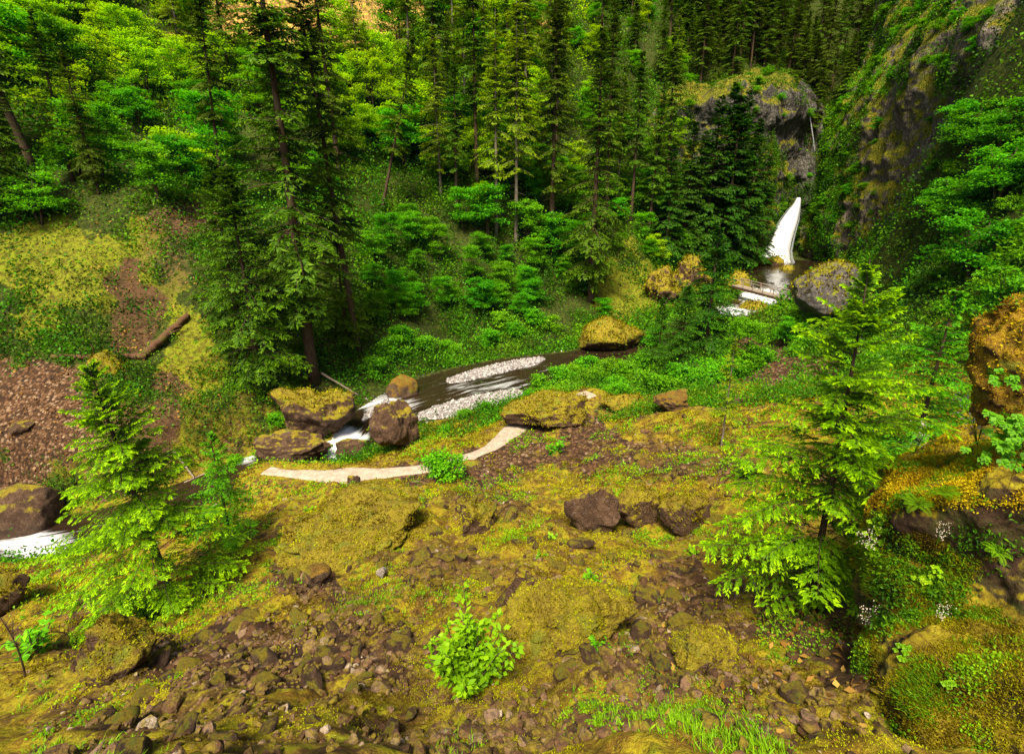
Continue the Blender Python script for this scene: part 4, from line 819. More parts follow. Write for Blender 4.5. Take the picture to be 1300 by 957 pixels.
MARK = [(218, 745, 'the lower left conifer'), (1030, 745, 'the lower right conifer'), (600, 840, 'the bottom centre shrub'), (722, 800, 'the broad mossy boulder'), (150, 840, 'the blocky bottom left boulder'), (893, 840, 'the lower right rock mound'), (456, 670, 'the wide mossy hummock'), (757, 650, 'the dark angular rock'), (866, 650, 'the grey sided rock'), (604, 672, 'the squat mossy rock'),
    (402, 745, 'the small square rock'), (487, 742, 'the pale square stone'), (563, 600, 'the shrub on the path'), (700, 540, 'the overhanging outcrop'), (852, 520, 'the golden moss rock'), (915, 560, 'the spindly conifer'), (200, 720, 'the broad leaved shrub'), (448, 610, 'the pointed path stone'), (28, 840, 'the bare sapling'), (735, 575, 'the dark upper stones'), (330, 640, 'the small dark conifer'), (960, 620, 'the mossy open slope')]
cells = {}
for o, a, b, s, reg in LOOSE:
    d, k = min((math.hypot(a-c, b-e), q) for q, (c, e, _) in enumerate(MARK)); c, e, nm_ = MARK[k]
    ws = ('left of' if a < c else 'right of') if abs(a-c) > abs(b-e) else ('above' if b < e else 'below'); pxs = s*FPX/math.hypot(a*0+1, 0)/max(1, 1); mossy = 'mossy' if o.data.materials[0] == M['rockmoss'] else 'bare brown'
    szw = 'small' if s < .13 else ('medium' if s < .24 else 'large'); cells.setdefault((szw, mossy, ws, nm_), []).append((d, o, reg))
for (szw, mossy, ws, nm_), L_ in cells.items():
    L_.sort(key=lambda q: q[0])
    for j, (d, o, reg) in enumerate(L_): tag(o, f'{szw} {mossy} rock {ws} {nm_}'+('' if len(L_) == 1 else (', nearest to it' if j == 0 else f', {ORD[j]} nearest')), 'rock', f'loose rocks {reg}')
# smaller stones, uncountable
def stones(name, mat, x, y, z, s, seed, label, cat, sub=1):
    r = np.random.default_rng(seed); B, F = ICO[sub]; n_ = len(x); K = 24; var = []
    for k in range(K):
        V, _ = rock_mesh(sub, (1, r.uniform(.5, .95), r.uniform(.35, .75)), seed+k, 11, .06, .60); var.append(V)
    var = np.array(var); V = var[r.integers(0, K, n_)]; a = r.uniform(0, 6.28, n_); c, sn = np.cos(a)[:, None], np.sin(a)[:, None]
    b = r.normal(size=n_)*.4; cb, sb = np.cos(b)[:, None], np.sin(b)[:, None]
    X = V[..., 0]*cb+V[..., 2]*sb; Zz = -V[..., 0]*sb+V[..., 2]*cb; Yy = V[..., 1]; X, Yy = X*c-Yy*sn, X*sn+Yy*c
    P = np.stack([X, Yy, Zz], -1)*s[:, None, None]+np.stack([x, y, z], -1)[:, None]
    F2 = (F[None]+np.arange(n_)[:, None, None]*len(B)).reshape(-1, 3); o = mobj(name, P.reshape(-1, 3), F2, mat, None, {'v': np.repeat(r.random(n_), len(B))}, False); return tag(o, label, cat, None, 'stuff')
m, n, out = newmat('loose_stones'); t = NT(n); c = t.ramp(t.attr('v'), [(0, (.030, .014, .007)), (.35, (.085, .040, .018)), (.75, (.15, .080, .040)), (.95, (.23, .15, .095)), (1, (.42, .34, .27))])
c = t.mix(t.ramp(t.noise(6, 5, .7), [(.46, 0.), (.58, .9)]), c, (.20, .15, .014)); c = t.mix(t.ramp(t.noise(25, 4, .7), [(.38, .6), (.55, 0.)]), c, (.03, .02, .012)); t.bsdf(out, c, .85, .25, t.bump(t.noise(30, 4, .7), .8, .03)); M['stones'] = m
x, y = polar(60000, 2.8, 34, -54, 50, 21); z, mk_, dc, dp = ground_pts(x, y); px, py = proj(x, y, z); r = np.random.default_rng(8)
cl = sst(-.1, .5, fbm(np.stack([x, y, x*0], -1), 1.6, 63)); w = (.08+.35*cl+.6*mk_['scree'])*(1-.7*mk_['moss']); ok = (r.random(len(x)) < w*.6) & (dp > .45+.5*r.random(len(x))) & (dc > 1.1)
x, y, z = x[ok], y[ok], z[ok]; rr_ = np.hypot(x, y); s = np.clip(r.lognormal(-3.15, .5, len(x)), .02, .16); s = np.maximum(s, .0042*rr_)
near = rr_ < 12
stones('loose_stones', M['stones'], x[near], y[near], z[near]+s[near]*.15, s[near], 300, 'loose brown stones covering the near talus', 'stones', 2)
stones('loose_stones', M['stones'], x[~near], y[~near], z[~near]+s[~near]*.15, s[~near], 330, 'loose brown stones covering the talus further down the slope', 'stones', 1)
# scree on the left bank, gravel bars, creek edge cobbles
x, y = polar(70000, 20, 44, -56, -20, 31); z, mk_, dc, dp = ground_pts(x, y); ok = (r.random(len(x)) < mk_['scree']**2*.5) & (dc > 1.1); x, y, z = x[ok], y[ok], z[ok]; s = np.clip(r.lognormal(-2.6, .45, len(x)), .05, .3)
m, n, out = newmat('scree_stones'); t = NT(n); c = t.ramp(t.attr('v'), [(0, (.045, .022, .010)), (.35, (.12, .060, .026)), (.7, (.22, .125, .065)), (1, (.36, .25, .15))]); t.bsdf(out, c, .9, .2); M['screes'] = m
stones('scree_stones', M['screes'], x, y, z, s, 360, 'bare brown scree of small stones at the left edge', 'scree', 1)
x, y = polar(60000, 27, 60, -28, 14, 33); z, mk_, dc, dp = ground_pts(x, y); bmk = bar_mask(x, y); ok = (r.random(len(x)) < np.maximum(bmk*.9, .02*((dc > .9) & (dc < 1.25)))) ; x, y, z = x[ok], y[ok], z[ok]; s = np.clip(r.lognormal(-2.6, .4, len(x)), .05, .28)
m, n, out = newmat('creek_cobbles'); t = NT(n); c = t.ramp(t.attr('v'), [(0, (.13, .11, .10)), (.5, (.30, .27, .26)), (1, (.55, .52, .50))]); t.bsdf(out, c, .8, .3); M['cobs'] = m
stones('gravel_bar', M['cobs'], x, y, z+.03, s, 390, 'pale grey cobbles of the two gravel bars in the creek', 'gravel', 1)
# ------------------------------------------------------------------ ground cover, uncountable
def tufts(name, mat, x, y, z, Nn, n_leaf, L, Wd, v, spread, seed, label, cat, up=1., flat=.6, fold=.15):
    r = np.random.default_rng(seed); k = len(x); C = np.repeat(np.stack([x, y, z], -1), n_leaf, 0); sp = np.repeat(np.broadcast_to(spread, k), n_leaf)[:, None]; NN = np.repeat(Nn, n_leaf, 0)
    off = r.normal(size=C.shape)*sp*.5; off -= NN*(off*NN).sum(-1, keepdims=True)*.9; off[:, 2] -= 0
    h = np.abs(r.normal(size=(len(C), 1)))*sp*flat*np.clip(1.2-np.linalg.norm(off, axis=1, keepdims=True)/(sp+1e-6), .2, 1); C = C+off+NN*h-NN*.01
    D = unit(NN*up*r.uniform(.4, 1.1, (len(C), 1))+r.normal(size=C.shape)*.65); lb = LB(); Ls = np.repeat(np.broadcast_to(L, k), n_leaf)*r.uniform(.5, 1.2, len(C)); ws = np.repeat(np.broadcast_to(Wd, k), n_leaf)*r.uniform(.6, 1.2, len(C))
    Nl = unit(r.normal(size=C.shape)*.5+np.array([0, 0, 1.])); vv = np.repeat(v, n_leaf)+r.normal(size=len(C))*.16
    lb.add(C, D, Nl, Ls, ws, vv, fold); o = lb.obj(name, mat); return tag(o, label, cat, None, 'stuff')
def fp(x, y, s, seed, o=3): return fbm(np.stack([x, y, x*0], -1), s, seed, o)
r = np.random.default_rng(77)
# moss tufts over the near talus
x, y = polar(120000, 2.6, 34, -54, 50, 41); z, mk_, dc, dp = ground_pts(x, y); nb = fp(x, y, 1.3, 81, 4); w = sst(-.25, .25, nb+.6*mk_['moss']-.45*mk_['scree']-.3*mk_['soil']); ok = (r.random(len(x)) < w*.75) & (dp > .42+.35*r.random(len(x))) & (dc > 1.2)
x, y, z = x[ok], y[ok], z[ok]; R_ = np.hypot(x, y); sz = np.maximum(.017, R_*.0048); v = np.clip(.48+.8*fp(x, y, .7, 83), 0, 1)
tufts('moss', M['moss'], x, y, z, norms(x, y), 4, sz*1.1, sz*.5, v, sz*1.7, 1, 'yellow-green moss carpeting the rocks of the talus', 'moss', .9, .25)
# grass and small herbs
x, y = polar(26000, 2.8, 36, -54, 50, 43); z, mk_, dc, dp = ground_pts(x, y); nb = fp(x, y, 1.8, 87, 4); ppx, ppy = proj(x, y, z); gz = 1-sst(.5, 1.2, np.hypot((ppx-60)/170, (ppy-790)/90))+1-sst(.5, 1.1, np.hypot((ppx-600)/170, (ppy-560)/34))+1-sst(.5, 1.1, np.hypot((ppx-1010)/60, (ppy-800)/70)); gz = gz+(1-sst(.5, 1.1, np.hypot((ppx-900)/90, (ppy-540)/40)))*.7
w = sst(.16, .42, nb+.35*gz-.1*mk_['scree']); ok = (r.random(len(x)) < w*.8) & (dp > .62) & (dc > 1.15); x, y, z = x[ok], y[ok], z[ok]; R_ = np.hypot(x, y); sz = np.maximum(.028, R_*.0062)
tufts('small_herbs', M['herb'], x, y, z, norms(x, y), 9, sz*1.0, sz*.55, np.clip(.5+.4*fp(x, y, .9, 89), 0, 1), sz*2.0, 2, 'bright green low herbs dotted over the talus', 'herbs', .6, .5)
x, y = polar(16000, 2.8, 20, -54, 50, 45); z, mk_, dc, dp = ground_pts(x, y); nb = fp(x, y, 1.5, 91, 4); w = sst(.15, .5, nb+.2*mk_['moss']); ok = (r.random(len(x)) < w*.6) & (dp > .9); x, y, z = x[ok], y[ok], z[ok]; R_ = np.hypot(x, y)
tufts('grass', M['herb'], x, y, z, norms(x, y), 8, .075+.004*R_, .006+.0009*R_, np.clip(.45+.3*fp(x, y, .9, 93), 0, 1), .10, 3, 'thin green grass growing through the moss', 'grass', 1.3, .1)
# undergrowth of the far slopes
def undergrowth(n_, r0, r1, a0, a1, seed, mat, leaf, per, spread, thr, label, name='undergrowth', v0=.5, extra=None, keep=1.):
    x, y = polar(n_, r0, r1, a0, a1, seed); z, mk_, dc, dp = ground_pts(x, y); nb = fp(x, y, 5, seed+1, 4); ppx, ppy = proj(x, y, z)
    bare = np.maximum(np.maximum(mk_['scree']*1.0, mk_['gold']*.75), np.maximum(mk_['soil']*.9, mk_['moss']*.6)); w = sst(thr-.25, thr+.2, nb)*(1-bare)
    ok = (r.random(len(x)) < w*keep) & (dc > 1.12) & (dp > 1.1) & ((np.hypot(x, y) > 27) | (ppx > 1000)) & (z > -19.5)
    if extra is not None: ok &= extra(ppx, ppy)
    x, y, z = x[ok], y[ok], z[ok]; R_ = np.hypot(x, y); sc = np.clip(R_/55, .5, 1.7)*(.75+.5*r.random(len(x)))
    tufts(name, mat, x, y, z, unit(norms(x, y)+np.array([0, 0, .8])), per, leaf*sc, leaf*.7*sc, np.clip(v0+.45*fp(x, y, 4, seed+3), 0, 1), spread*sc, seed, label, 'undergrowth', .35, .9)
undergrowth(52000, 27, 175, -56, 52, 51, M['under'], .26, 15, .85, -.26, 'dense green undergrowth of ferns and low shrubs under the trees')
undergrowth(16000, 27, 150, -56, 40, 53, M['shrub'], .28, 16, 1.0, .10, 'brighter leafy thickets on the wooded slopes', 'thicket', .35)
undergrowth(6000, 60, 130, -50, 10, 55, M['lime'], .34, 12, .9, -.1, 'sunlit lime green brush high on the left slope', 'brush', .4, lambda a, b: (b < 150) & (a < 760))
undergrowth(9000, 12, 48, 20, 56, 57, M['under'], .16, 14, .5, -.3, 'dark leafy cover on the slope behind the lower right conifer', 'undergrowth', .55, lambda a, b: (a > 1090) & (b > 300))
undergrowth(5000, 34, 110, 14, 50, 59, M['herb'], .22, 12, .6, -.3, 'fresh green ferns along the creek below the waterfall', 'fern_cover', .35, lambda a, b: (a > 800) & (a < 1130) & (b > 335) & (b < 470))
undergrowth(4000, 27, 48, -50, -20, 61, M['herb'], .16, 12, .5, -.25, 'low green plants on the mossy left slope', 'ground_plants', .4, lambda a, b: (b > 280) & (a < 300))
# dead leaves under the lower right conifer and on the left slope
x, y = polar(5000, 3, 9, 15, 45, 65); z, mk_, dc, dp = ground_pts(x, y); ok = (r.random(len(x)) < mk_['soil']*.35+.03); x, y, z = x[ok], y[ok], z[ok]
tufts('dead_leaves', M['litter'], x, y, z+.01, norms(x, y), 1, .10, .07, r.random(len(x)), .1, 5, 'brown dead leaves scattered at the foot of the lower right conifer', 'dead leaves', .2, .05)
x, y = polar(9000, 28, 60, -54, -20, 67); z, mk_, dc, dp = ground_pts(x, y); ok = (r.random(len(x)) < .12+.3*mk_['soil']) & (dc > 1.2); x, y, z = x[ok], y[ok], z[ok]
tufts('dead_leaves', M['litter'], x, y, z+.03, norms(x, y), 3, .22, .16, r.random(len(x)), .5, 6, 'pale dead leaves and twigs on the open left slope', 'dead leaves', .2, .05)
# hanging growth on cliffs, moss on rocks
def cover_mesh(V, N, n_, seed, mat, leaf, per, spread, label, name, cond, v0=.45):
    r = np.random.default_rng(seed); v = V.reshape(-1, 3); nn_ = N.reshape(-1, 3); i = r.integers(0, len(v), n_); P = v[i]; ppx, ppy = proj(P[:, 0], P[:, 1], P[:, 2]); nb = fbm(P, 7, seed, 4)
    ok = cond(ppx, ppy, nb, nn_[i]); P = P[ok]; Q = nn_[i][ok]; tufts(name, mat, P[:, 0], P[:, 1], P[:, 2], unit(Q+np.array([0, 0, .5])), per, leaf, leaf*.6, np.clip(v0+.5*fbm(P, 3, seed+2), 0, 1), spread, seed, label, 'undergrowth', .2, .6)
cover_mesh(RCV, RCN, 16000, 71, M['under'], .40, 12, .8, 'ferns and moss hanging on the right cliff', 'cliff_growth', lambda a, b, nb, nn_: (a < 1225) & (nb > .02+.9*(np.hypot((a-1165)/75, (b-200)/100) < 1)+.5*(np.hypot((a-1120)/30, (b-270)/40) < 1)))
cover_mesh(RCV, RCN, 9000, 73, M['shrub'], .40, 12, .9, 'bright green ferns draping the upper right cliff', 'cliff_growth', lambda a, b, nb, nn_: (nb > -.08) & (a < 1225) & ((b < 120) | (a < 1085) | (b > 270)), .5)
cover_mesh(RCV, RCN, 14000, 77, M['under'], .17, 12, .4, 'small leafy plants on the near end of the right cliff', 'cliff_growth', lambda a, b, nb, nn_: (nb > -.1) & (a > 1225), .5)
cover_mesh(LCV, LCN, 7000, 75, M['under'], .36, 12, .7, 'moss and ferns growing on the grey waterfall cliff', 'cliff_growth', lambda a, b, nb, nn_: (nb > .12) | (b > 230) | (b < 112), .5)
for o in ROCKS:
    pass
def rock_moss(objs, mat, name, label, dens, leaf, zmin=.25, scale_d=True):
    Cs, Ns, Ss = [], [], []; r = np.random.default_rng(3)
    for o in objs:
        me = o.data; n_ = len(me.vertices); v = np.empty(n_*3, np.float32); nn_ = np.empty(n_*3, np.float32); me.vertices.foreach_get('co', v); me.vertices.foreach_get('normal', nn_); v = v.reshape(-1, 3); nn_ = nn_.reshape(-1, 3)
        Rm = np.array(o.rotation_euler.to_matrix()); v = v@Rm.T+np.array(o.location); nn_ = nn_@Rm.T; R_ = float(np.linalg.norm(np.array(o.location))); sz = max(.03, R_*.0045)
        area = 4*3.14*(max(o.dimensions)*.4)**2 if max(o.dimensions) > 0 else 1; area = (v.max(0)-v.min(0)); area = float(area[0]*area[1]*2+area[2]*area[0]); k = int(dens*area/(sz*sz)); i = r.integers(0, n_, k); i = i[(nn_[i, 2]+.5*vn(v[i], R_*.03, 5) > zmin)]
        Cs.append(v[i]); Ns.append(nn_[i]); Ss.append(np.full(len(i), sz))
    P = np.vstack(Cs); Q = np.vstack(Ns); S = np.concatenate(Ss); tufts(name, mat, P[:, 0], P[:, 1], P[:, 2], Q, 4, S*leaf, S*leaf*.45, np.clip(.45+.75*fbm(P, .35, 7), 0, 1), S*1.6, 9, label, 'moss', .8, .2)
rock_moss([o for o in ROCKS if o.data.materials[0] in (M['rockfull'], M['rockmoss'], M['rockgrey'])], M['moss'], 'moss', 'soft moss growing over the tops of the large boulders', .55, 1.1)
rock_moss([og], M['gold'], 'golden_moss', 'thick golden moss over the outcrop at the right edge', .9, 1.1, -.3)
rock_moss([og], M['herb'], 'small_herbs', 'little green plants rooted in the golden moss of the outcrop', .06, 1.7, .0)
v = BV.reshape(-1, 3); nn_ = BN.reshape(-1, 3); i = r.integers(0, len(v), 60000); ppx, ppy = proj(v[i, 0], v[i, 1], v[i, 2]); topf = (ppy < 640) | (ppy > 800)
nb = fbm(v[i], .5, 15, 3); k = (topf & (nb > -.3)) | (nb > .22) | ((nn_[i, 2]*np.sign(nn_[:, 2].mean()) > .55) & (nb > -.4)); P = v[i][k]; Q = unit(nn_[i][k]+np.array([0, 0, .6])); topk = ppy[k] < 650
tufts('golden_moss', M['gold'], P[topk, 0], P[topk, 1], P[topk, 2], Q[topk], 5, .032, .014, np.clip(.5+.5*fbm(P[topk], .3, 7), 0, 1), .07, 19, 'golden moss over the top of the near right bank', 'moss', .8, .2)
tk = ~topk; tufts('moss', M['moss'], P[tk, 0], P[tk, 1], P[tk, 2], Q[tk], 6, .030, .009, np.clip(.4+.5*fbm(P[tk], .3, 7), 0, 1), .06, 21, 'dull moss and grass on the face and ledge of the near right bank', 'moss', 1., .2)
nb = fbm(P, .45, 25, 3); g = nb > .25; tufts('grass', M['herb'], P[g, 0], P[g, 1], P[g, 2], Q[g], 3, .06, .006, np.clip(.35+.5*fbm(P[g], .3, 7), 0, 1), .06, 23, 'fine green grass on the near right bank', 'grass', 1.3, .1)
nb = fbm(P, .30, 27, 3); g = nb > .38; tufts('bank_herbs', M['herb'], P[g, 0], P[g, 1], P[g, 2], Q[g], 3, .028, .018, np.clip(.35+.6*fbm(P[g], .3, 7), 0, 1), .09, 29, 'small leafy herbs and ferns growing on the near right bank', 'herbs', .5, .6)
v = np.vstack([np.array([q for q in BV.reshape(-1, 3)])]); a_, b_ = proj(v[:, 0], v[:, 1], v[:, 2]); k = np.where((b_ > 640) & (b_ < 810) & (a_ > 1095))[0]; i = r.choice(k, 2600); P = v[i]; Q = unit(nn_[i]*sgn_b+np.array([0, 0, .4])) if False else unit(-P*np.array([1, 1, .3])+np.array([0, 0, .8])); nb = fbm(P, .35, 41, 3); g = nb > .30
tufts('bank_ferns', M['under'], P[g, 0], P[g, 1], P[g, 2], Q[g], 7, .055, .018, np.clip(.5+.6*fbm(P[g], .3, 7), 0, 1), .10, 31, 'dark green ferny growth hanging on the face of the near right bank', 'undergrowth', .4, .5)
# ------------------------------------------------------------------ footbridge
def bridge():
    a = PZ(934, 362, -12.75); b = PZ(1003, 380, -13.05); d = b-a; Lb = np.linalg.norm(d); yaw = math.atan2(d[1], d[0]); e = empty('footbridge', tuple((a+b)/2), yaw); e.rotation_euler = (0, -math.asin(d[2]/Lb), yaw)
    tag(e, 'weathered wooden footbridge crossing the creek below the waterfall', 'bridge')
    mb = MB(); n_ = 34
    for i in range(n_): mb.box((-Lb/2+(i+.5)*Lb/n_, 0, 0), (Lb/n_*.88, 1.5, .06))
    mb.obj('deck', M['wood'], e, False)
    for s in (-1, 1):
        MB().box((0, s*.62, -.20), (Lb*1.02, .18, .32)).obj('beam', M['log'], e, False)
    for s in (-1, 1):
        rl = MB().box((0, s*.72, .95), (Lb, .10, .08)).obj('handrail', M['wood'], e, False)
        for k in range(6): MB().box((-Lb/2+.3+k*(Lb-.6)/5, s*.72, .46), (.10, .09, .92)).obj('post', M['wood'], e, False)
bridge()
# ------------------------------------------------------------------ fallen logs, dead sticks
def log_between(a, b, r0, r1, mat, label, name='fallen_log', lift=.1, n_=14, crook=.1, cat='log', stubs=0):
    A = np.array(at(*a, 0)); B = np.array(at(*b, 0)); s = np.linspace(0, 1, n_); P = A+(B-A)*s[:, None]; g = Hf(P[:, 0], P[:, 1]); P[:, 2] = np.maximum(P[:, 2], g*0+P[:, 2])+lift+r0*.6; P[1:-1] += RNG.normal(size=(n_-2, 3))*crook*r0
    P[:, 2] = np.maximum(P[:, 2], g+r0*.3)
    mb = MB(); mb.tube(P, r0+(r1-r0)*s, 9); o = mb.obj(name, mat); tag(o, label, cat)
    for k in range(stubs):
        q = P[int(RNG.integers(2, n_-2))]; d = unit(RNG.normal(size=3)+np.array([0, 0, .8])); L = rnd(3, 8)*r0; MB().tube([q, q+d*L*.5, q+d*L+np.array([0, 0, -.1*L])], [r0*.3, r0*.2, r0*.05], 5).obj('branch', mat, o)
    return o
log_between((68, 460), (186, 450), .16, .24, M['log'], 'mossy fallen log lying level across the left slope', stubs=2)
log_between((184, 449), (238, 396), .30, .22, M['log'], 'thick fallen log slanting up the left slope into the hemlock', stubs=3)
log_between((455, 505), (408, 478), .05, .10, M['barkpale'], 'reddish dead branch lying on the mossy block by the creek', 'dead_branch', .6, cat='branch', stubs=5)
log_between((212, 535), (236, 556), .07, .05, M['wood'], 'pale driftwood stick on the left creek bank', 'driftwood', cat='driftwood')
log_between((222, 560), (250, 552), .06, .05, M['wood'], 'short pale driftwood stick below the longer one', 'driftwood', cat='driftwood')
log_between((790, 488), (744, 500), .06, .05, M['wood'], 'grey stick near the far end of the path', 'dead_branch', cat='branch')
log_between((262, 650), (300, 612), .06, .04, M['wood'], 'pale stick leaning behind the lower left conifers', 'driftwood', cat='driftwood')
# ------------------------------------------------------------------ near plants
def leafy(H, stems, n_leaf, L, Wd, mat, spread=.5, v0=.5, top=.25, r0=.012):
    tb = MB(); lb = LB()
    for s in range(stems):
        a = rnd(0, 6.28); q = np.linspace(0, 1, 7); h = H*rnd(.6, 1.05); o = rnd(.1, 1)*spread; P = np.stack([math.cos(a)*o*q**1.2, math.sin(a)*o*q**1.2, -.05+h*q], -1)+np.cumsum(RNG.normal(size=(7, 3))*.012*H, 0); tb.tube(P, r0*(1-.7*q), 5)
        k = n_leaf//stems; u = RNG.uniform(top, 1.02, k); C = np.stack([np.interp(u, q, P[:, j]) for j in range(3)], -1); b = RNG.uniform(0, 6.28, k); pet = np.stack([np.cos(b), np.sin(b), RNG.uniform(-.1, .5, k)], -1); C = C+pet*RNG.uniform(.02, .30, k)[:, None]*H*.55*(1.25-u)[:, None]
        lb.add(C, pet+RNG.normal(size=(k, 3))*.3, RNG.normal(size=(k, 3))*.35+np.array([0, 0, 1]), L*RNG.uniform(.6, 1.2, k), Wd*RNG.uniform(.7, 1.2, k), v0+.35*(u-.5)+RNG.normal(size=k)*.14, .12)
    return tb.data('stem', M['bark']), lb.data('foliage', M[mat])
SF = ('stem', 'foliage')
single(leafy(.95, 22, 1500, .075, .045, 'herb', .50, .5), 'leafy_shrub', 600, 868, 1.25, 'bright green leafy shrub with an upright tip at the bottom centre', 'shrub', parts=SF)
single(leafy(1.1, 12, 900, .09, .06, 'herb', .5, .3), 'leafy_shrub', 200, 762, 1.15, 'broad leaved shrub in front of the lower left conifer', 'shrub', parts=SF)
PL = [leafy(.35, 7, 90, .09, .06, 'herb', .22, .45), leafy(.28, 6, 120, .06, .035, 'herb', .2, .3), leafy(.5, 6, 120, .10, .06, 'shrub', .25, .5)]
for k, (a, b, s, lb_) in enumerate([(700, 700, 1.2, 'green herb clump right of the squat mossy rock'), (690, 722, 1.3, 'low green herb clump above the broad moss covered boulder'), (752, 742, .9, 'small upright herb left of the loose stones at right'), (395, 655, 1.6, 'green herb at the upper end of the moss covered hummock'), (340, 668, 1.6, 'leafy herb beside the lower left conifers'),
    (705, 575, 2.2, 'round green plant on the dark stones of the upper talus'), (835, 552, 2.2, 'green plant below the golden moss rock'), (590, 822, .6, 'little herb beside the bottom centre shrub'), (760, 835, .8, 'small herb at the right foot of the broad moss covered boulder'), (880, 690, 1.2, 'herb in the moss left of the lower right conifer'),
    (260, 800, 1.2, 'herb among the stones below the lower left conifer'), (45, 830, 1.8, 'green plant at the foot of the bare sapling'), (1010, 560, 2.0, 'low plant left of the shaded conifer'), (535, 640, 1.4, 'tiny green plant above the moss covered hummock'), (945, 610, 2.0, 'bright plant on the slope left of the lower right conifer'), (470, 545, 2.5, 'plant leaning over the creek beside the brown boxy boulder')]):
    single(PL[k % 3], 'green_plant', a, b, s, lb_, 'plant', parts=SF)
def on_bank(px, py):
    v = BV.reshape(-1, 3); a, b = proj(v[:, 0], v[:, 1], v[:, 2]); d = np.hypot(a-px, b-py)+np.linalg.norm(v, axis=1)*1.5; return v[int(np.argmin(d))]
def fern(n_=8, L=.5):
    tb = MB(); lb = LB()
    for k in range(n_):
        a = k*6.283/n_+rnd(-.3, .3); q = np.linspace(0, 1, 9); l = L*rnd(.75, 1.1); P = np.stack([math.cos(a)*l*q*.9, math.sin(a)*l*q*.9, l*(.65*q-.62*q**2.2)], -1); tb.tube(P, .004*(1-.7*q)+.001, 4, False)
        u = np.repeat(np.linspace(.12, .99, 26), 2); C = np.stack([np.interp(u, q, P[:, j]) for j in range(3)], -1); sd = np.tile([1., -1.], 26)[:, None]; lat = np.array([-math.sin(a), math.cos(a), 0]); D = lat*sd+np.array([math.cos(a), math.sin(a), -.1])*.35+RNG.normal(size=C.shape)*.06
        w_ = np.sin(np.pi*np.clip(u*.86+.12, 0, 1))**.8; lb.add(C, D, np.tile([0, 0, 1.], (len(C), 1)), l*.24*w_+.01, .013*np.ones(len(u)), .4+RNG.normal(size=len(u))*.1, .05)
    return tb.data('stem', M['herb']), lb.data('frond', M['herb'])
def bank_put(proto, name, px, py, s, label, cat, tilt=(0, 0), parts=SF, dz=0, rz=None):
    p = on_bank(px, py); p = p*(1-.09/np.linalg.norm(p)); return put(proto, name, (p[0], p[1], p[2]+dz), s, rz, tilt, parts, label, cat)
FN = fern()
bank_put(FN, 'fern', 1200, 628, .5, 'fern with spread fronds on the top edge of the near right bank', 'fern', (.2, -.3), ('stem', 'frond'))
bank_put(FN, 'fern', 1165, 640, .35, 'small fern at the left of the larger bank fern', 'fern', (.2, -.3), ('stem', 'frond'))
bank_put(FN, 'fern', 1265, 700, .3, 'small fern on the dark face of the near right bank', 'fern', (.5, -.3), ('stem', 'frond'))
def round_leaves(n_, hx, hz, L, mat='lime', v0=.65, drape=True):
    lb = LB(); tb = MB(); q = np.linspace(0, 1, 8); P = np.stack([.25*hx*np.sin(q*4), -.03-.05*q, -hz*q], -1); tb.tube(P, .004+0*q, 4)
    x_ = RNG.normal(size=n_)*hx*.42; z_ = -RNG.uniform(0, 1, n_)*hz; C = np.stack([x_, -.05-RNG.uniform(0, .10, n_), z_], -1)
    for k in range(3):                       # a round leaf is three overlapping diamonds
        a = k*math.pi/3; D = np.stack([np.full(n_, math.cos(a)), np.full(n_, -.35), np.full(n_, math.sin(a))*.8], -1); l = L*RNG.uniform(.8, 1.15, n_)*(.85+.15*(k == 0)); lb.add(C-unit(D)*l[:, None]*.5, D, np.tile([0, -1., .9], (n_, 1))+RNG.normal(size=(n_, 3))*.12, l, l*.95, v0+RNG.normal(size=n_)*.1, .0)
    return tb.data('stem', M['herb']), lb.data('foliage', M[mat])
bank_put(round_leaves(75, .12, .55, .060), 'hanging_plant', 1126, 650, 1., 'lime green round leaved creeper hanging down the near right bank', 'plant', (0, .08), rz=-.5)
bank_put(round_leaves(22, .14, .22, .055), 'hanging_plant', 1172, 722, 1., 'smaller round leaved plant with yellowing leaves on the bank face', 'plant', rz=-.5)
bank_put(round_leaves(10, .08, .10, .055), 'hanging_plant', 1188, 715, .8, 'few yellow-green round leaves right of the smaller creeper', 'plant', rz=-.5)
bank_put(round_leaves(16, .12, .10, .060, 'herb', .5), 'hanging_plant', 1150, 812, 1., 'broad round leaves at the foot of the near right bank', 'plant', rz=-.5)
bank_put(round_leaves(6, .05, .05, .055, 'herb', .5), 'hanging_plant', 1200, 852, 1., 'single tuft of round leaves at the bottom right corner', 'plant', rz=-.5)
def lobed(n_, sx, sz_, L):
    lb = LB(); tb = MB()
    for k in range(n_):
        c = np.array([RNG.normal()*sx*.5, -.08-rnd(0, .2), RNG.uniform(-.5, .5)*sz_]); tb.tube([np.array([0, .1, c[2]*.8-.05]), c*.6, c], [.004, .003, .002], 4, False); th = rnd(-.6, .6); l = L*rnd(.7, 1.15)
        for j, a in enumerate((-1.15, -.55, 0, .55, 1.15)):
            D = np.array([math.sin(a+th), -.45, -math.cos(a+th)*.75]); lb.add(c[None], D[None], np.array([[0, -.8, 1.]])+RNG.normal(size=(1, 3))*.1, l*(1-.22*abs(a)), l*.52, np.array([.5+.2*RNG.normal()*.5]), .08)
    return tb.data('stem', M['herb']), lb.data('foliage', M['shrub'])
p = PY(1275, 545, 3.45); put(lobed(60, .22, .46, .062), 'broadleaf_plant', tuple(p), 1., -.4, (0, 0), SF, 'plant with big lobed blue-green leaves below the golden outcrop', 'plant')
p = PY(1262, 470, 3.6); put(lobed(10, .14, .12, .06), 'broadleaf_plant', tuple(p), 1., -.4, (0, 0), SF, 'few lobed leaves sticking out left of the golden outcrop', 'plant')
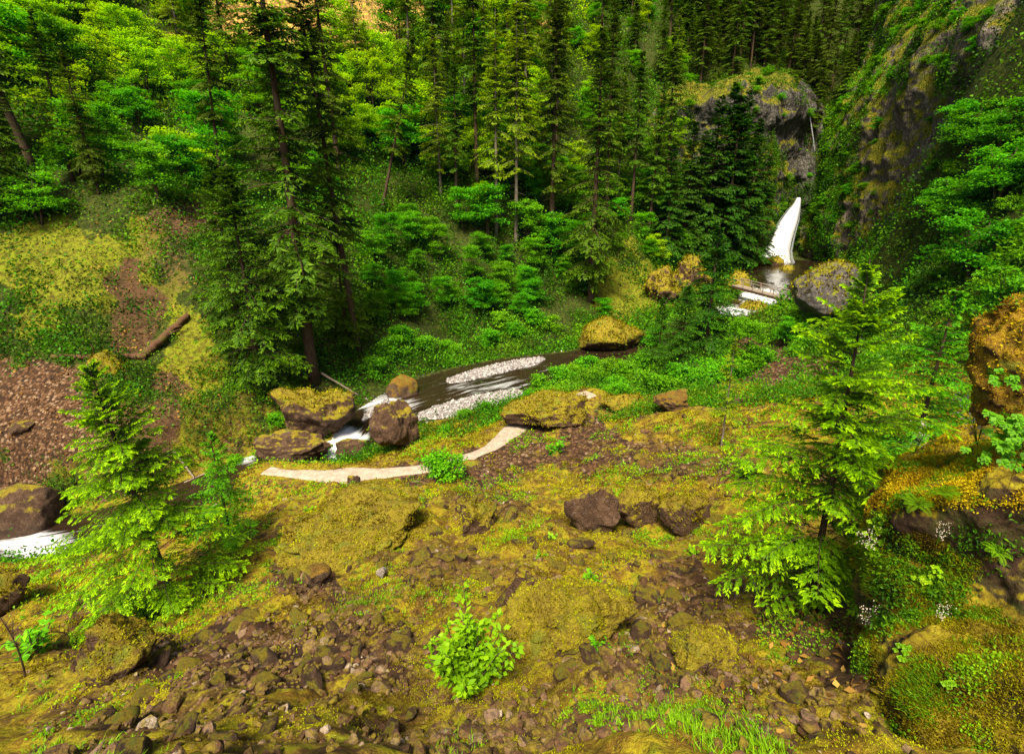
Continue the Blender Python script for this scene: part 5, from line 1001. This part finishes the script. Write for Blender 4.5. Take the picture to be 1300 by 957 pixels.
m, n, out = newmat('white_petals'); t = NT(n); t.bsdf(out, t.ramp(t.attr('v'), [(0, (.55, .40, .30)), (1, (.86, .80, .70))]), .7, .2); M['petal'] = m
def flowers(n_, sx, sz_, L=.014):
    lb = LB(); tb = MB()
    for k in range(7):
        a = rnd(-1, 1)*sx; tb.tube([np.array([0, 0, -.03]), np.array([a*.4, -.02, sz_*.5]), np.array([a, -.04, sz_*rnd(.7, 1)])], [.0025, .002, .001], 3, False)
    h = RNG.uniform(.25, 1, n_); C = np.stack([RNG.normal(size=n_)*sx*.6*h, RNG.normal(size=n_)*.04, h*sz_], -1)
    for k in range(2): lb.add(C, rdir(n_), rdir(n_), L, L, RNG.random(n_), 0)
    return tb.data('stem', M['herb']), lb.data('blossom', M['petal'])
FL = flowers(90, .16, .42)
SB = ('stem', 'blossom')
p = PY(1240, 560, 4.6); put(FL, 'flower_spray', tuple(p), 1.5, 0, (0, -.35), SB, 'tall spray of tiny cream flowers left of the golden outcrop', 'flowers')
p = PY(1160, 575, 5.6); put(FL, 'flower_spray', tuple(p), 1.0, 1, (.1, .2), SB, 'spray of tiny cream flowers on the grassy crest of the right bank', 'flowers')
bank_put(FL, 'flower_spray', 1108, 700, .8, 'tiny white flowers beside the lime green creeper', 'flowers', (0, -.5), SB, rz=0)
bank_put(FL, 'flower_spray', 1100, 800, .8, 'tiny white flowers low at the left foot of the near right bank', 'flowers', (0, -.1), SB, rz=0)
bank_put(FL, 'flower_spray', 1190, 690, .6, 'tiny white flowers above the yellow-green round leaves', 'flowers', (0, .1), SB, rz=0)
bank_put(FL, 'flower_spray', 1190, 790, .5, 'tiny white flowers at the top of the mossy ledge', 'flowers', (0, .1), SB, rz=0)
# dry grass stems over the bank
for k, (a, b, c_, d_) in enumerate([((1080, 745), (1225, 868), 3.6, 2.7), ((1078, 790), (1210, 850), 3.6, 2.9), ((1278, 625), (1300, 560), 3.0, 2.9), ((1285, 800), (1320, 850), 2.9, 2.7)]):
    A = PY(*a, c_); B = PY(*b, d_); q = np.linspace(0, 1, 8)[:, None]; P = B+(A-B)*q+np.array([0, 0, .10])*np.sin(q*3.14)
    o = MB().tube(P, np.linspace(.0035, .0012, 8), 5).obj('dry_stem', M['litter']); tag(o, ['long dry grass stem arching down across the mossy ledge', 'shorter dry stem below the long arching one', 'short dry stem against the right edge of the bank', 'dry stem lying on the bottom right ledge'][k], 'grass stem')
# bare sapling at the lower left and a dead snag twig
def bare(H, n_, r0):
    q = np.linspace(0, 1, 10); P = np.stack([.08*H*np.sin(q*3), .03*H*q, H*q], -1); mb = MB(); mb.tube(P, r0*(1-.85*q), 6); bb = MB()
    for k in range(n_):
        u = rnd(.15, .95); o = np.array([np.interp(u, q, P[:, j]) for j in range(3)]); a = rnd(0, 6.28); L = H*rnd(.15, .35)*(1.1-u); Q = o+np.stack([np.cos(a)*L*q, np.sin(a)*L*q, L*(.8*q)], -1); bb.tube(Q, r0*.35*(1-.8*q)+.001, 4)
    return mb.data('trunk', M['bark']), bb.data('branches', M['bark'])
single(bare(1.9, 16, .022), 'bare_sapling', 28, 852, 1., 'bare dark sapling with thin upright twigs at the lower left corner', 'sapling', 0, (0, -.12), parts=('trunk', 'branches'))
single(bare(1.0, 12, .025), 'bare_sapling', 100, 790, 1., 'low dead forked twig in the moss below the lower left conifer', 'sapling', 1, (0, -.7), parts=('trunk', 'branches'))
